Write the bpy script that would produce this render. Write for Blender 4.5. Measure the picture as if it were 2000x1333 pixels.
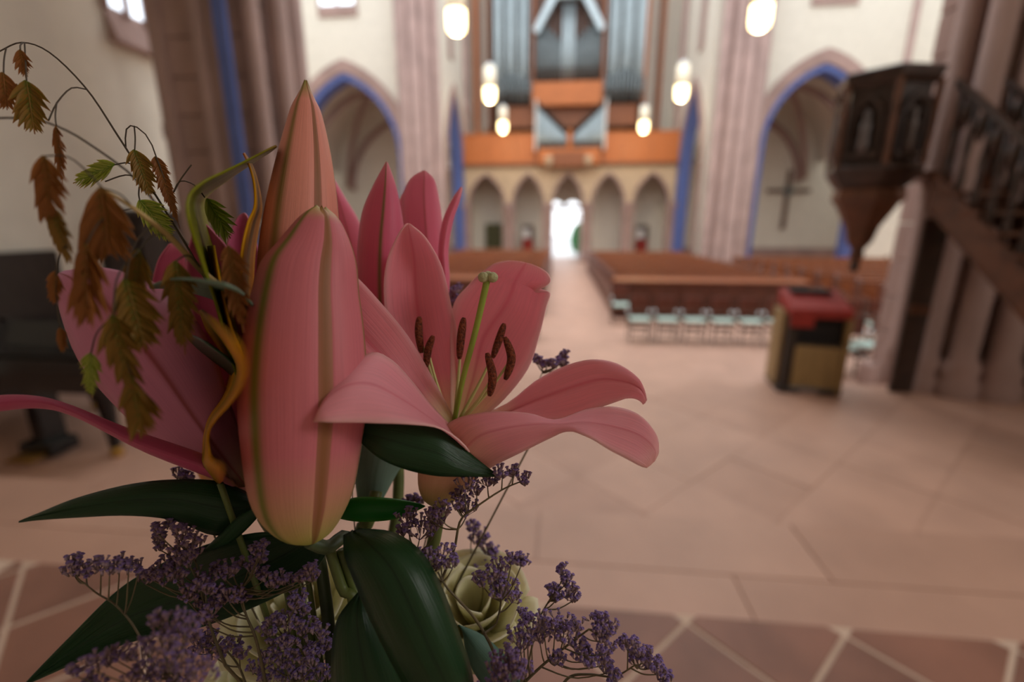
import bpy, math, random
from mathutils import Vector, Matrix
random.seed(7)
for o in list(bpy.data.objects): bpy.data.objects.remove(o)
SC = bpy.context.scene; COL = SC.collection
R = math.radians; PI = math.pi

# ------------------------------------------------------------------ camera
FPX = 900.0; CAM_Z = 2.35; PITCH = R(14.4); YAW = R(5.8)
cam = bpy.data.cameras.new('camera'); co = bpy.data.objects.new('camera', cam); COL.objects.link(co)
co.location = (0, 0, CAM_Z); co.rotation_euler = (PI/2-PITCH, 0, YAW)
cam.sensor_width = 36; cam.lens = 36*FPX/2000; cam.clip_start = .01; cam.clip_end = 300
FS = .72                                    # scale of the bouquet's distances
cam.dof.use_dof = True; cam.dof.focus_distance = .262*FS; cam.dof.aperture_fstop = 3.9
SC.camera = co
# ------------------------------------------------------------------ sky and added fill light
w = bpy.data.worlds.new('world'); SC.world = w; w.use_nodes = True
bg = w.node_tree.nodes['Background']; bg.inputs[0].default_value = (.93, .96, 1, 1); bg.inputs[1].default_value = 2.4
def area(name, loc, target, size, power, col=(1, 1, 1)):
    l = bpy.data.lights.new(name, 'AREA'); l.shape = 'RECTANGLE'; l.size, l.size_y = size; l.energy = power; l.color = col
    o = bpy.data.objects.new(name, l); COL.objects.link(o); o.location = loc
    o.rotation_euler = (Vector(target)-Vector(loc)).to_track_quat('-Z', 'Y').to_euler(); return o
area('chancel_fill_right_offscreen', (7.1, .4, 5.4), (0, .4, 5.4), (1.8, 3.0), 180, (1, .97, .93))  # added fill for the bouquet, standing in for an assumed, unbuilt window
SC.view_settings.view_transform = 'Standard'; SC.view_settings.look = 'None'
SC.view_settings.exposure = 0.0; SC.view_settings.gamma = 1; SC.view_settings.use_curve_mapping = False

# ------------------------------------------------------------------ mesh helpers
class MB:
    def __init__(s): s.v = []; s.f = []; s.uv = []
    def add(s, pts, faces, uv=None):
        b = len(s.v); s.v += [tuple(p) for p in pts]; s.uv += (uv if uv else [(0.5, 0.5)]*len(pts))
        s.f += [tuple(b+i for i in f) for f in faces]; return s
    def box(s, x0, x1, y0, y1, z0, z1, m=None):
        p = [(x0,y0,z0),(x1,y0,z0),(x1,y1,z0),(x0,y1,z0),(x0,y0,z1),(x1,y0,z1),(x1,y1,z1),(x0,y1,z1)]
        if m: p = [m @ Vector(q) for q in p]
        return s.add(p, [(3,2,1,0),(4,5,6,7),(0,1,5,4),(1,2,6,5),(2,3,7,6),(3,0,4,7)])
    def grid(s, rows, cu=False, uv=None):
        n = len(rows[0]); m = len(rows); pts = [p for r in rows for p in r]; fs = []
        for i in range(m-1):
            for j in range(n if cu else n-1):
                k = (j+1) % n; fs.append((i*n+j, i*n+k, (i+1)*n+k, (i+1)*n+j))
        return s.add(pts, fs, uv or [(j/max(1, n-1), i/max(1, m-1)) for i in range(m) for j in range(n)])
    def tube(s, path, rad, seg=8, cap=True):
        P = [Vector(p) for p in path]; rows = []; ref = None
        if not hasattr(rad, '__len__'): rad = [rad]*len(P)
        for i, p in enumerate(P):
            t = (P[min(i+1, len(P)-1)]-P[max(i-1, 0)])
            t = t.normalized() if t.length > 1e-9 else Vector((0, 0, 1))
            if ref is None: ref = Vector((0, 0, 1)) if abs(t.z) < .9 else Vector((1, 0, 0))
            a = t.cross(ref).normalized(); b = a.cross(t); ref = b
            rows.append([p+(a*math.cos(2*PI*k/seg)+b*math.sin(2*PI*k/seg))*rad[i] for k in range(seg)])
        o = len(s.v); s.grid(rows, True)
        if cap:
            s.f.append(tuple(o+k for k in range(seg))[::-1]); l = o+(len(P)-1)*seg; s.f.append(tuple(l+k for k in range(seg)))
        return s
    def lathe(s, prof, c=(0, 0, 0), seg=20, a0=0, cap=True):
        rows = [[(c[0]+r*math.cos(a0+2*PI*k/seg), c[1]+r*math.sin(a0+2*PI*k/seg), c[2]+z) for k in range(seg)] for r, z in prof]
        o = len(s.v); s.grid(rows, True)
        if cap:
            s.f.append(tuple(o+k for k in range(seg))[::-1]); l = o+(len(prof)-1)*seg; s.f.append(tuple(l+k for k in range(seg)))
        return s
    def prism(s, pts, d):                      # closed outline of 3-D points pushed along d
        n = len(pts); d = Vector(d); a = [Vector(p) for p in pts]; b = [p+d for p in a]
        return s.add(a+b, [tuple(range(n))[::-1], tuple(range(n, 2*n))]+[(i, (i+1) % n, n+(i+1) % n, n+i) for i in range(n)])
    def mesh(s, name):
        me = bpy.data.meshes.new(name); me.from_pydata(s.v, [], s.f)
        u = me.uv_layers.new(name='UVMap')
        for l in me.loops: u.data[l.index].uv = s.uv[l.vertex_index]
        me.update(); return me
WO = {}                                         # world origin of each thing
def obj(name, mb, mat, parent=None, smooth=False, bevel=0, solid=0, label=None, loc=None):
    me = mb.mesh(name) if isinstance(mb, MB) else mb
    o = bpy.data.objects.new(name, me); COL.objects.link(o)
    if mat and not me.materials: me.materials.append(mat)
    if parent:
        org = WO.get(parent, Vector()); o.parent = parent; WO[o] = org
        if isinstance(mb, MB) and org.length > 0: me.transform(Matrix.Translation(-org))
    if loc is not None: o.location = loc
    if smooth:
        for p in me.polygons: p.use_smooth = True
    if solid:
        m = o.modifiers.new('thickness', 'SOLIDIFY'); m.thickness = solid; m.offset = 0
    if bevel:
        m = o.modifiers.new('bevel', 'BEVEL'); m.width = bevel; m.segments = 2; m.limit_method = 'ANGLE'
    if label: o['label'] = label
    return o
def tag(o, label, cat, group=None, kind=None):
    o['label'] = label; o['category'] = cat
    if group: o['group'] = group
    if kind: o['kind'] = kind
    return o
def thing(name, label, cat, loc=(0, 0, 0), group=None, kind=None):
    o = bpy.data.objects.new(name, None); COL.objects.link(o); o.location = loc; o.empty_display_size = .1
    WO[o] = Vector(loc); return tag(o, label, cat, group, kind)
def struct(name, mb, mat, label, cat, **k): return tag(obj(name, mb, mat, **k), label, cat, kind='structure')
def dup(o, parent=None, loc=None, rz=None, label=None):
    c = o.copy(); COL.objects.link(c); c.parent = parent
    if loc is not None: c.location = loc
    if rz is not None: c.rotation_euler = (0, 0, rz)
    if label: c['label'] = label
    for ch in list(o.children): dup(ch, c)
    return c

# ------------------------------------------------------------------ materials
def lin(c): return tuple(((x/255)/12.92 if x/255 <= .04045 else ((x/255+.055)/1.055)**2.4) for x in c)+(1,)
def N(nt, t, **k):
    n = nt.nodes.new(t)
    for a, b in k.items(): setattr(n, a, b)
    return n
def mat(name, rgb, rough=.6, var=.12, scale=6, metal=0, bump=0, stretch=(1, 1, 1), emit=None, rgb2=None, spec=.5):
    m = bpy.data.materials.new(name); m.use_nodes = True; nt = m.node_tree; b = nt.nodes['Principled BSDF']; L = nt.links
    b.inputs['Roughness'].default_value = rough; b.inputs['Metallic'].default_value = metal; b.inputs['Specular IOR Level'].default_value = spec
    tc = N(nt, 'ShaderNodeTexCoord'); mp = N(nt, 'ShaderNodeMapping'); mp.inputs['Scale'].default_value = stretch
    L.new(tc.outputs['Object'], mp.inputs[0]); nz = N(nt, 'ShaderNodeTexNoise'); nz.inputs['Scale'].default_value = scale; nz.inputs['Detail'].default_value = 5
    L.new(mp.outputs[0], nz.inputs['Vector'])
    rp = N(nt, 'ShaderNodeValToRGB'); c = lin(rgb); c2 = lin(rgb2) if rgb2 else tuple(x*(1-var*2) for x in c[:3])+(1,)
    rp.color_ramp.elements[0].color = c2; rp.color_ramp.elements[1].color = tuple(min(1, x*(1+var)) for x in c[:3])+(1,)
    rp.color_ramp.elements[0].position = .3; rp.color_ramp.elements[1].position = .7
    L.new(nz.outputs['Fac'], rp.inputs[0]); L.new(rp.outputs[0], b.inputs['Base Color'])
    if bump:
        bp = N(nt, 'ShaderNodeBump'); bp.inputs['Strength'].default_value = bump; bp.inputs['Distance'].default_value = .02
        L.new(nz.outputs['Fac'], bp.inputs['Height']); L.new(bp.outputs[0], b.inputs['Normal'])
    if emit: b.inputs['Emission Color'].default_value = lin(emit[0]); b.inputs['Emission Strength'].default_value = emit[1]
    return m
M = dict(
    plaster=mat('cream_plaster', (226, 220, 206), .85, .03, 3),
    stone=mat('mauve_sandstone', (168, 140, 132), .8, .1, 1.2, bump=.2),
    stone_warm=mat('cream_sandstone', (206, 180, 148), .8, .08, 2), blue=mat('blue_paint', (92, 110, 172), .7, .06, 4),
    floor=mat('red_sandstone_floor', (200, 160, 140), .5, .08, 1.4), joint=mat('mortar', (214, 188, 168), .8, .05, 8),
    tile=mat('sandstone_tile', (197, 157, 137), .5, .06, 2.2, bump=.05), tile2=mat('sandstone_tile_darker', (190, 150, 130), .5, .06, 2.2, bump=.05), tile4=mat('sandstone_tile_russet', (150, 104, 86), .5, .14, 3, bump=.05), tile3=mat('sandstone_tile_brown', (140, 98, 82), .5, .14, 3, bump=.05),
    pew=mat('pew_wood', (150, 84, 46), .38, .15, 3, stretch=(1, 9, 9)), pew_dark=mat('pew_end_wood', (104, 62, 48), .4, .15, 3, stretch=(9, 9, 1)),
    orange=mat('honey_oak', (198, 114, 56), .5, .08, 2, stretch=(1, 6, 6)), orange_dark=mat('oak_frame', (150, 88, 50), .5, .1, 2, stretch=(6, 6, 1)),
    case_dark=mat('organ_interior', (66, 48, 36), .7, .1, 3), pipe=mat('tin_pipe', (176, 188, 192), .38, .05, 3, metal=.7), pipe_dull=mat('lead_pipe', (120, 128, 130), .45, .08, 3, metal=.6),
    mint=mat('mint_cushion', (196, 222, 212), .8, .05, 10), chair=mat('chair_wood', (116, 62, 48), .35, .12, 5), metal=mat('dark_chair_steel', (52, 44, 44), .4, .1, 5, metal=.5), chrome=mat('chrome', (220, 226, 230), .15, .02, 5, metal=.9),
    pulpit=mat('carved_dark_oak', (58, 40, 32), .42, .25, 7, bump=.4), pulpit_brown=mat('brown_oak', (96, 58, 36), .45, .2, 6, bump=.2),
    gold=mat('pale_oak', (152, 126, 82), .5, .12, 4, stretch=(6, 6, 1)), red=mat('red_cloth', (146, 38, 28), .75, .12, 8), black=mat('black_cloth', (16, 12, 12), .8, .1, 5),
    piano=mat('piano_lacquer', (12, 12, 13), .12, .1, 5), brass=mat('brass', (190, 150, 80), .3, .1, 5, metal=.9), wood_dark=mat('dark_panelling', (48, 38, 32), .5, .2, 3, stretch=(6, 6, 1)),
    cross=mat('cross_wood', (120, 92, 74), .6, .15, 4), white=mat('white_paper', (232, 230, 226), .8, .03, 5), glass_shade=mat('opal_glass', (248, 240, 220), .3, .02, 4, emit=((255, 236, 196), .3)),
    lamp=mat('lit_glass_bulb', (255, 244, 214), .3, .01, 4, emit=((255, 226, 160), 7.0)), pane=mat('daylit_pane', (226, 240, 250), .2, .02, 4, emit=((226, 240, 255), 2.2)),
    hedge=mat('hedge_leaf', (70, 150, 84), .6, .2, 5), pave=mat('pale_paving', (210, 210, 212), .7, .06, 3), vase=mat('glazed_clay', (70, 66, 62), .3, .1, 4))

# ------------------------------------------------------------------ arches
def arch_pts(cx, a, zs, za, n=10):
    h = za-zs; c = (h*h-a*a)/(2*a); r = a+c; th = math.atan2(h, -c) if True else 0; out = []
    for i in range(n+1):
        t = PI-(PI-th)*i/n; out.append((cx+c+r*math.cos(t), zs+r*math.sin(t)))
    return out+[(2*cx-x, z) for x, z in out[-2::-1]]
def P3(u, w, z, ax): return (u, w, z) if ax == 'x' else (w, u, z)
def arch_wall(u0, u1, w0, w1, z0, z1, openings, ax='x'):
    """wall along u with pointed openings (cx, half, z_sill, z_spring, z_apex)"""
    mb = MB()
    def bx(a, b, c, d):
        if b-a < 1e-4 or d-c < 1e-4: return
        mb.box(a, b, w0, w1, c, d) if ax == 'x' else mb.box(w0, w1, a, b, c, d)
    x = u0
    for cx, a, zb, zs, za in openings:
        bx(x, cx-a, z0, z1); bx(cx-a, cx+a, z0, zb)
        pts = arch_pts(cx, a, zs, za)
        for (xa, ya), (xb, yb) in zip(pts[:-1], pts[1:]):
            q = [P3(xa, w0, ya, ax), P3(xb, w0, yb, ax), P3(xb, w0, z1, ax), P3(xa, w0, z1, ax), P3(xa, w1, ya, ax), P3(xb, w1, yb, ax), P3(xb, w1, z1, ax), P3(xa, w1, z1, ax)]
            mb.add(q, [(0,1,2,3),(7,6,5,4),(1,0,4,5),(3,2,6,7)])
        x = cx+a
    bx(x, u1, z0, z1); return mb
def arch_band(cx, a, zb, zs, za, t, w0, w1, ax='x'):
    """moulding of width t round the inside of an opening"""
    o = [(cx-a, zb)]+arch_pts(cx, a, zs, za)+[(cx+a, zb)]
    i = [(cx-a+t, zb)]+arch_pts(cx, a-t, zs, za-t*1.15)+[(cx+a-t, zb)]
    rows = [[P3(*(q[0], ww, q[1]), ax) for q, ww in ((p, w0), (p2, w0), (p2, w1), (p, w1))] for p, p2 in zip(o, i)]
    return MB().grid(rows, True)

# ================================================================== THE SETTING
struct('floor', MB().box(-18, 21, 6.2, 33, -.2, 0), M['floor'], 'pale red sandstone nave floor under the pews', 'floor')
fc = struct('floor_crossing', MB().box(-6.8, 7.2, 2.2, 6.15, -.2, .294), M['tile2'], 'sandstone crossing floor one step above the nave', 'floor')
st = struct('floor_step', MB().box(-6.8, 7.2, 1.5, 2.62, -.2, .55), M['tile2'], 'plain broad sandstone step between chancel and crossing', 'step')
fh = struct('floor_chancel', MB().box(-6.8, 7.2, -4, 1.66, -.2, .746), M['joint'], 'chancel floor of diagonal red tiles with pale joints', 'floor')
def clip_poly(poly, lo, hi):
    for axis, sgn, lim in ((0, 1, lo[0]), (0, -1, hi[0]), (1, 1, lo[1]), (1, -1, hi[1])):
        out = []
        for i in range(len(poly)):
            a, b = poly[i-1], poly[i]; da = sgn*(a[axis]-lim); db = sgn*(b[axis]-lim)
            if (da < 0) != (db < 0):
                t = da/(da-db); out.append((a[0]+(b[0]-a[0])*t, a[1]+(b[1]-a[1])*t))
            if db >= 0: out.append(b)
        poly = out
        if len(poly) < 3: return None
    return poly
def tiles(parent, ox, oy, dg, gap, lo, hi, z, mats):
    h = dg/2; n = 0
    for i in range(-60, 60):
        for j in range(-60, 60):
            cx, cy = ox+(i+j)*h, oy-h+(i-j)*h; q = h-gap
            p = clip_poly([(cx-q, cy), (cx, cy-q), (cx+q, cy), (cx, cy+q)], lo, hi)
            if p:
                area_ = sum(p[k-1][0]*p[k][1]-p[k][0]*p[k-1][1] for k in range(len(p)))/2
                if abs(area_) > .004:
                    d = random.uniform(-.002, .002)
                    obj('tile', MB().prism([(x, y, z-.02) for x, y in p], (0, 0, .02+d)), random.choice(mats), parent); n += 1
    return n
tiles(fh, .56, 1.62, .615, .014, (-2.6, .75), (2.7, 1.655), .75, [M['tile3'], M['tile4']])
tiles(fc, .2, 4.4, .92, .003, (-6.7, 2.63), (7.1, 6.14), .30, [M['tile'], M['tile2']])
for i in range(3):                                                   # slabs of the step
    for j in range(9):
        x0 = -6.7+j*1.53+(i % 2)*.5
        if i < 2: obj('slab', MB().box(x0, min(7.15, x0+1.52), 1.67+i*.475, 1.67+i*.475+.468, .54, .56), random.choice([M['tile'], M['tile2']]), st)
y = 6.25
fl = bpy.data.objects['floor']
while y < 20:                                                        # paving rows in the open part of the nave
    x = -6+random.uniform(0, .5); x1 = 7 if y < 10.8 else 1.3
    if y >= 10.8: x = -.3
    while x < x1-.1:
        l = min(random.uniform(.6, 1.0), x1-x); obj('slab', MB().box(x, x+l-.008, y, y+.55, -.01, .004), random.choice([M['floor'], M['floor'], M['tile']]), fl); x += l
    y += .558
struct('ground_outside', MB().box(-30, 30, 32.1, 90, -.25, -.02), M['pave'], 'pale paving outside the open church door', 'ground')

XL, XR = -5.9, 6.7                                                   # nave arcade planes
DX = .22
wb = struct('wall_back', arch_wall(-7.5, 8.2, 31.5, 32.0, 0, 18, [(DX, 1.12, 0, 3.17, 3.2)]), M['plaster'], 'cream plaster back wall with the open portal under the gallery', 'wall')
def transept(name, u0, u1, cx, a, zs, za, label, win):
    wl = struct(name, arch_wall(u0, u1, 24, 24.8, 0, 15, sorted([(cx, a, 0, zs, za)])), M['plaster'], label, 'wall')
    obj('arch_moulding', arch_band(cx, a, 0, zs, za, .5, 23.85, 24.7), M['stone'], wl)
    obj('blue_arch_line', arch_band(cx, a-.5, 0, zs, za-.575, .24, 23.95, 24.75), M['blue'], wl)
    wx, wz = win
    obj('window_sill', MB().box(wx-.95, wx+.95, 23.9, 24, wz-.5, wz-.05), M['stone'], wl)
    return wl
wl = transept('wall_left', -17, -7.4, -10.65, 3.25, 5.6, 10.0, 'cream transept wall with pointed arch behind the tall lily bud', (-10.7, 12.3))
wr = transept('wall_right', 8.6, 20, 11.45, 2.9, 5.9, 9.75, 'cream transept wall with pointed arch framing the wooden cross', (11.45, 11.9))
for i, (wx, wz) in enumerate(((-10.7, 12.3), (11.45, 11.9))):
    t = thing('window_%d' % (i+1), ['leaded clerestory window above the left arch', 'leaded clerestory window above the arch with the cross'][i], 'window', (wx, 23.97, wz), kind='structure')
    for k in (-1, 1): obj('pane', MB().box(wx+k*.44-.4, wx+k*.44+.4, 23.95, 23.98, wz, wz+2.4), M['pane'], t)
    for k in (-1, 0, 1): obj('mullion', MB().box(wx+k*.88-.05, wx+k*.88+.05, 23.9, 24.0, wz-.05, wz+2.4), M['stone'], t)
# aisles behind the transept arches: end wall, side wall and ribbed vault
for side, (x0, x1, cx, a, zs, za) in enumerate(((-17, XL-.6, -10.65, 2.75, 5.6, 9.42), (XR+.6, 20, 11.45, 2.4, 5.9, 9.17))):
    nm = ('left', 'right')[side]
    struct('wall_aisle_'+nm, MB().box(x0, x1, 30.8, 31.3, 0, 15), M['plaster'], ('cream end wall of the aisle behind the tall lily bud', 'cream end wall of the aisle carrying the wooden cross')[side], 'wall')
    v = struct('ceiling_aisle_'+nm, MB().grid([[(x, yy, z+.5) for x, z in arch_pts(cx, a+1.2, zs-.6, za)] for yy in (24.8, 27, 29, 30.8)]), M['plaster'], ('cream ribbed vault of the left aisle', 'cream ribbed vault of the right aisle')[side], 'vault', solid=.12)
    def rib(pa, pb, zz):
        pts = [(pa[0]+(pb[0]-pa[0])*t, pa[1]+(pb[1]-pa[1])*t, zs-1.0+(zz-zs+1.0)*math.sin(PI*t)**.7) for t in [k/14 for k in range(15)]]
        obj('vault_rib', MB().tube(pts, .16, 6), M['stone'], v, smooth=True)
    rib((cx-a-.5, 25), (cx+a+.5, 30.5), za); rib((cx+a+.5, 25), (cx-a-.5, 30.5), za)
    obj('vault_rib', MB().tube([(x, 30.6, z-.9) for x, z in arch_pts(cx, a+.2, zs-.3, za)], .18, 6), M['stone'], v, smooth=True)
    struct('baseboard_aisle_'+nm, MB().box(x0+.2, x1-.2, 30.7, 30.8, 0, .85), M['stone'], ('mauve stone dado below the left aisle wall', 'mauve stone dado below the wooden cross')[side], 'dado')
# nave arcade walls (seen edge-on beside the organ)
for side, x0 in enumerate((XL-.6, XR)):
    xi = XL if side == 0 else XR
    wa = struct('wall_arcade_'+('left', 'right')[side], arch_wall(24.05, 31.5, x0, x0+.6, 0, 18, [(26.85, 2.7, 0, 4.6, 9.6)], 'y'), M['plaster'], ('cream nave wall with a pointed arch left of the organ', 'cream nave wall with a pointed arch right of the organ')[side], 'wall')
    obj('arch_moulding', arch_band(26.85, 2.7, 0, 4.6, 9.6, .45, x0-.1, x0+.7, 'y'), M['stone'], wa)
    obj('blue_arch_line', arch_band(26.85, 2.25, 0, 4.6, 9.08, .22, x0-.02, x0+.62, 'y'), M['blue'], wa)
    xe = xi+(.12 if side == 0 else -.12)
    obj('wall_shaft', MB().lathe([(.22, 0), (.3, .1), (.3, .6), (.17, .75), (.17, 8.6), (.24, 8.8), (.3, 9.1), (.17, 9.3), (.17, 18)], (xe, 29.8, 0), 12), M['stone'], wa, smooth=True)
    xw = xi+(.01 if side == 0 else -.09)
    obj('slit_window', MB().box(xw, xw+.08, 25.9, 26.7, 10.6, 13.5), M['stone'], wa)
def pier(name, label, cx, cy, hw, hd, h, shafts, m, blues=(), z0=0, course=.62):
    t = thing(name, label, 'pier', (cx, cy, z0)); z = z0
    obj('plinth', MB().box(cx-hw-.1, cx+hw+.1, cy-hd-.1, cy+hd+.1, z0, z0+.35), M['stone'] if m is M['stone'] else m, t, bevel=.05)
    z = z0+.35
    while z < h:
        z2 = min(h, z+course)
        obj('stone_course', MB().box(cx-hw, cx+hw, cy-hd, cy+hd, z+.006, z2-.006), m, t, bevel=.02); z = z2
    for sx, sy, r in shafts:
        obj('shaft', MB().lathe([(r*1.5, z0), (r*1.7, z0+.08), (r*1.7, z0+.45), (r*1.35, z0+.55), (r*1.5, z0+.66), (r, z0+.8), (r, h)], (cx+sx, cy+sy, 0), 12), m, t, smooth=True)
    for sx, sy, ww, zz0, zz1 in blues:
        obj('blue_band', MB().box(cx+sx-ww/2, cx+sx+ww/2, cy+sy-.03, cy+sy+.05, zz0, zz1), M['blue'], t)
    return t
PR = pier('clustered_pier', 'mauve sandstone clustered pier between organ and cross', 7.6, 23.3, .62, .56, 15, [(-.75, -.35, .24), (-.35, -.75, .2), (.1, -.75, .26), (.55, -.7, .2), (.85, -.35, .22)], M['stone'])
PL = pier('clustered_pier', 'mauve sandstone clustered pier beside the blue-lined left arch', -6.6, 23.3, .62, .56, 15, [(-.85, -.35, .22), (-.5, -.72, .2), (-.05, -.75, .26), (.4, -.72, .2), (.75, -.35, .22)], M['stone'])
for pr, cxx in ((PL, -6.6), (PR, 7.6)):
    for k in (-.5, .35): obj('capital', MB().lathe([(.02, -.3), (.2, -.12), (.26, .1), (.22, .3)], (cxx+k, 22.5, 12.5), 10), M['blue'], pr, smooth=True, label='blue painted capital')
# near piers and chancel
t = pier('chancel_pier', 'sandstone pier with blue stripe behind oat grass', -5.05, 7.25, .72, .5, 8.55, [(-.6, -.5, .12), (.12, -.62, .1), (.3, -.58, .1), (.78, -.48, .12), (.95, -.1, .14), (.92, .35, .16)], M['stone'], [(.52, -.74, .17, .3, 8.5)], .0, .5)
obj('corbel', MB().prism([(-5.74, 7.0, 3.9), (-5.74, 7.0, 3.0), (-5.86, 7.0, 3.25), (-5.9, 7.0, 3.5), (-6.05, 7.0, 3.6), (-6.05, 7.0, 3.8)], (0, .5, 0)), M['stone'], t)
pier('chancel_pier', 'massive sandstone pier carrying the pulpit stair', 5.7, 6.55, 1.05, .55, 8.55, [(-1.1, -.5, .13), (-.85, -.72, .13), (-.45, -.76, .15), (-1.15, -.1, .12), (.1, -.76, .14), (.5, -.72, .16)], M['stone'], (), .0, .5)
wcl = struct('wall_chancel_left', MB().box(-7.4, -6.8, -4, 9.2, 0, 9), M['plaster'], 'cream chancel wall behind the oat grass', 'wall')
struct('wall_chancel_right', MB().box(7.2, 7.8, -4, 7.4, 0, 9), M['plaster'], 'cream chancel wall behind the pulpit pier', 'wall')
struct('wall_chancel_back', MB().box(-7.4, 7.8, -4.6, -4, 0, 9), M['plaster'], 'cream chancel end wall facing the nave', 'wall')
struct('ceiling', MB().box(-7.4, 7.8, -4.6, 7.0, 8.6, 9), M['plaster'], 'plain plaster vault over the chancel', 'ceiling')
struct('wall_transept_left', MB().box(-17.6, -17, 9, 31, 0, 15), M['plaster'], 'cream end wall of the left transept', 'wall')
struct('wall_transept_right', MB().box(20, 20.6, 7.4, 31, 0, 15), M['plaster'], 'cream end wall of the right transept', 'wall')
struct('wall_transept_near_left', MB().box(-17.6, -7.4, 8.6, 9.2, 0, 15), M['plaster'], 'cream near wall of the left transept', 'wall')
struct('wall_transept_near_right', MB().box(7.8, 20.6, 6.9, 7.4, 0, 15), M['plaster'], 'cream near wall of the right transept', 'wall')
tag(obj('wall_shaft', MB().lathe([(.16, 5.2), (.3, 5.4), (.14, 5.6), (.14, 15)], (14.75, 23.95, 0), 10), M['stone'], smooth=True), 'slender stone wall shaft above the pulpit', 'shaft', kind='structure')
t = thing('window_3', 'traceried chancel window beside the blue-striped pier', 'window', (-6.75, 7.7, 5.0), kind='structure')
obj('sloped_sill', MB().prism([(-6.8, 7.15, 5.0), (-6.62, 7.15, 5.0), (-6.8, 7.15, 5.5)], (0, 1.2, 0)), M['stone'], t)
for k in range(3):
    yy = 7.33+k*.36
    obj('pane', MB().prism([(-6.78, yy-.13, 5.5), (-6.78, yy+.13, 5.5), (-6.78, yy+.13, 7.0), (-6.78, yy, 7.3), (-6.78, yy-.13, 7.0)], (.02, 0, 0)), M['pane'], t)
for k in range(4): obj('mullion', MB().box(-6.8, -6.7, 7.12+k*.36, 7.18+k*.36, 5.42, 7.4), M['stone'], t)
# low furniture against the chancel wall
t = thing('wall_panelling', 'dark wood panelling with ledge against the left chancel wall', 'panelling', (-6.7, 7.0, .0))
obj('panel_board', MB().box(-6.8, -6.7, 6.3, 8.2, .0, 2.45), M['wood_dark'], t)
obj('ledge', MB().box(-6.8, -6.55, 6.28, 8.25, 2.45, 2.55), M['wood_dark'], t, bevel=.01)
for k in range(4): obj('stile', MB().box(-6.72, -6.66, 6.3+k*.6, 6.38+k*.6, .0, 2.45), M['wood_dark'], t)
t = thing('choir_stall', 'dark choir stall with tall back behind the piano', 'choir stall', (-6.4, 5.4, .3))
obj('back', MB().box(-6.78, -6.68, 4.6, 5.62, .3, 2.0), M['wood_dark'], t, bevel=.01)
obj('seat', MB().box(-6.7, -6.27, 4.6, 5.62, .72, .77), M['wood_dark'], t, bevel=.01)
obj('side_panel', MB().box(-6.78, -6.25, 5.6, 5.66, .3, 1.3), M['wood_dark'], t, bevel=.02); obj('side_panel', MB().box(-6.78, -6.25, 4.54, 4.6, .3, 1.3), M['wood_dark'], t, bevel=.02)
t = thing('tall_cabinet', 'tall dark cabinet at the edge of the chancel', 'cabinet', (-6.5, 4.6, .3))
obj('body', MB().box(-6.78, -6.3, 3.9, 4.52, .3, 3.0), M['wood_dark'], t, bevel=.02); obj('door', MB().box(-6.3, -6.27, 3.95, 4.47, .4, 2.9), M['wood_dark'], t, bevel=.01)
obj('cornice', MB().box(-6.78, -6.24, 3.86, 4.56, 3.0, 3.08), M['wood_dark'], t, bevel=.02)

# ================================================================== ORGAN GALLERY
GX0, GX1, GY = -5.86, 6.6, 29.0
cols = [-5.86, -3.16, -.78, 1.57, 4.0, 6.57]
g = thing('organ_gallery', 'honey oak organ gallery on five pointed stone arches', 'gallery', (.35, GY, 0))
ops = [((a+b)/2, (b-a)/2-.2, 0, 3.45, 5.25) for a, b in zip(cols[:-1], cols[1:])]
obj('arcade', arch_wall(GX0, GX1, GY, GY+.45, 0, 5.6, ops), M['stone_warm'], g)
for a in ops: obj('arch_moulding', arch_band(*a, .12, GY-.06, GY+.5), M['stone'], g)
for c in cols: obj('column', MB().lathe([(.3, 0), (.3, .4), (.19, .55), (.19, 3.1), (.28, 3.3), (.34, 3.5)], (c, GY+.1, 0), 12), M['stone'], g, smooth=True)
obj('floor_slab', MB().box(GX0, GX1, GY-.15, 31.5, 5.6, 5.75), M['wood_dark'], g)
obj('cornice', MB().box(GX0, GX1, GY-.22, GY+.1, 5.62, 5.78), M['orange_dark'], g, bevel=.02)
for i in range(8):                                                    # parapet boards either side of the small organ
    w_ = (GX1-GX0)/8
    if i not in (3, 4): obj('parapet_panel', MB().box(GX0+i*w_+.01, GX0+(i+1)*w_-.01, GY-.16, GY-.1, 5.78, 7.3), M['orange'], g)
obj('top_rail', MB().box(GX0, -1.5, GY-.2, GY, 7.3, 7.4), M['orange'], g, bevel=.02); obj('top_rail', MB().box(2.3, GX1, GY-.2, GY, 7.3, 7.4), M['orange'], g, bevel=.02)
for i, xx in enumerate((-1.5, 2.3)): obj('parapet_post', MB().box(xx-.08, xx+.08, GY-.2, GY, 5.78, 7.4), M['orange_dark'], g)
def pipe(parent, x, yy, z0, h, r, m, foot=.7):
    mb = MB().lathe([(.02, 0), (r*.9, foot), (r, foot+.02), (r, h), (r*.55, h+.01)], (x, yy, z0), 10)
    o = obj('pipe', mb, m, parent, smooth=True)
    obj('mouth', MB().box(x-r*.6, x+r*.6, yy-r-.012, yy-r*.7, z0+foot+.02, z0+foot+.16), M['case_dark'], o); return o
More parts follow.
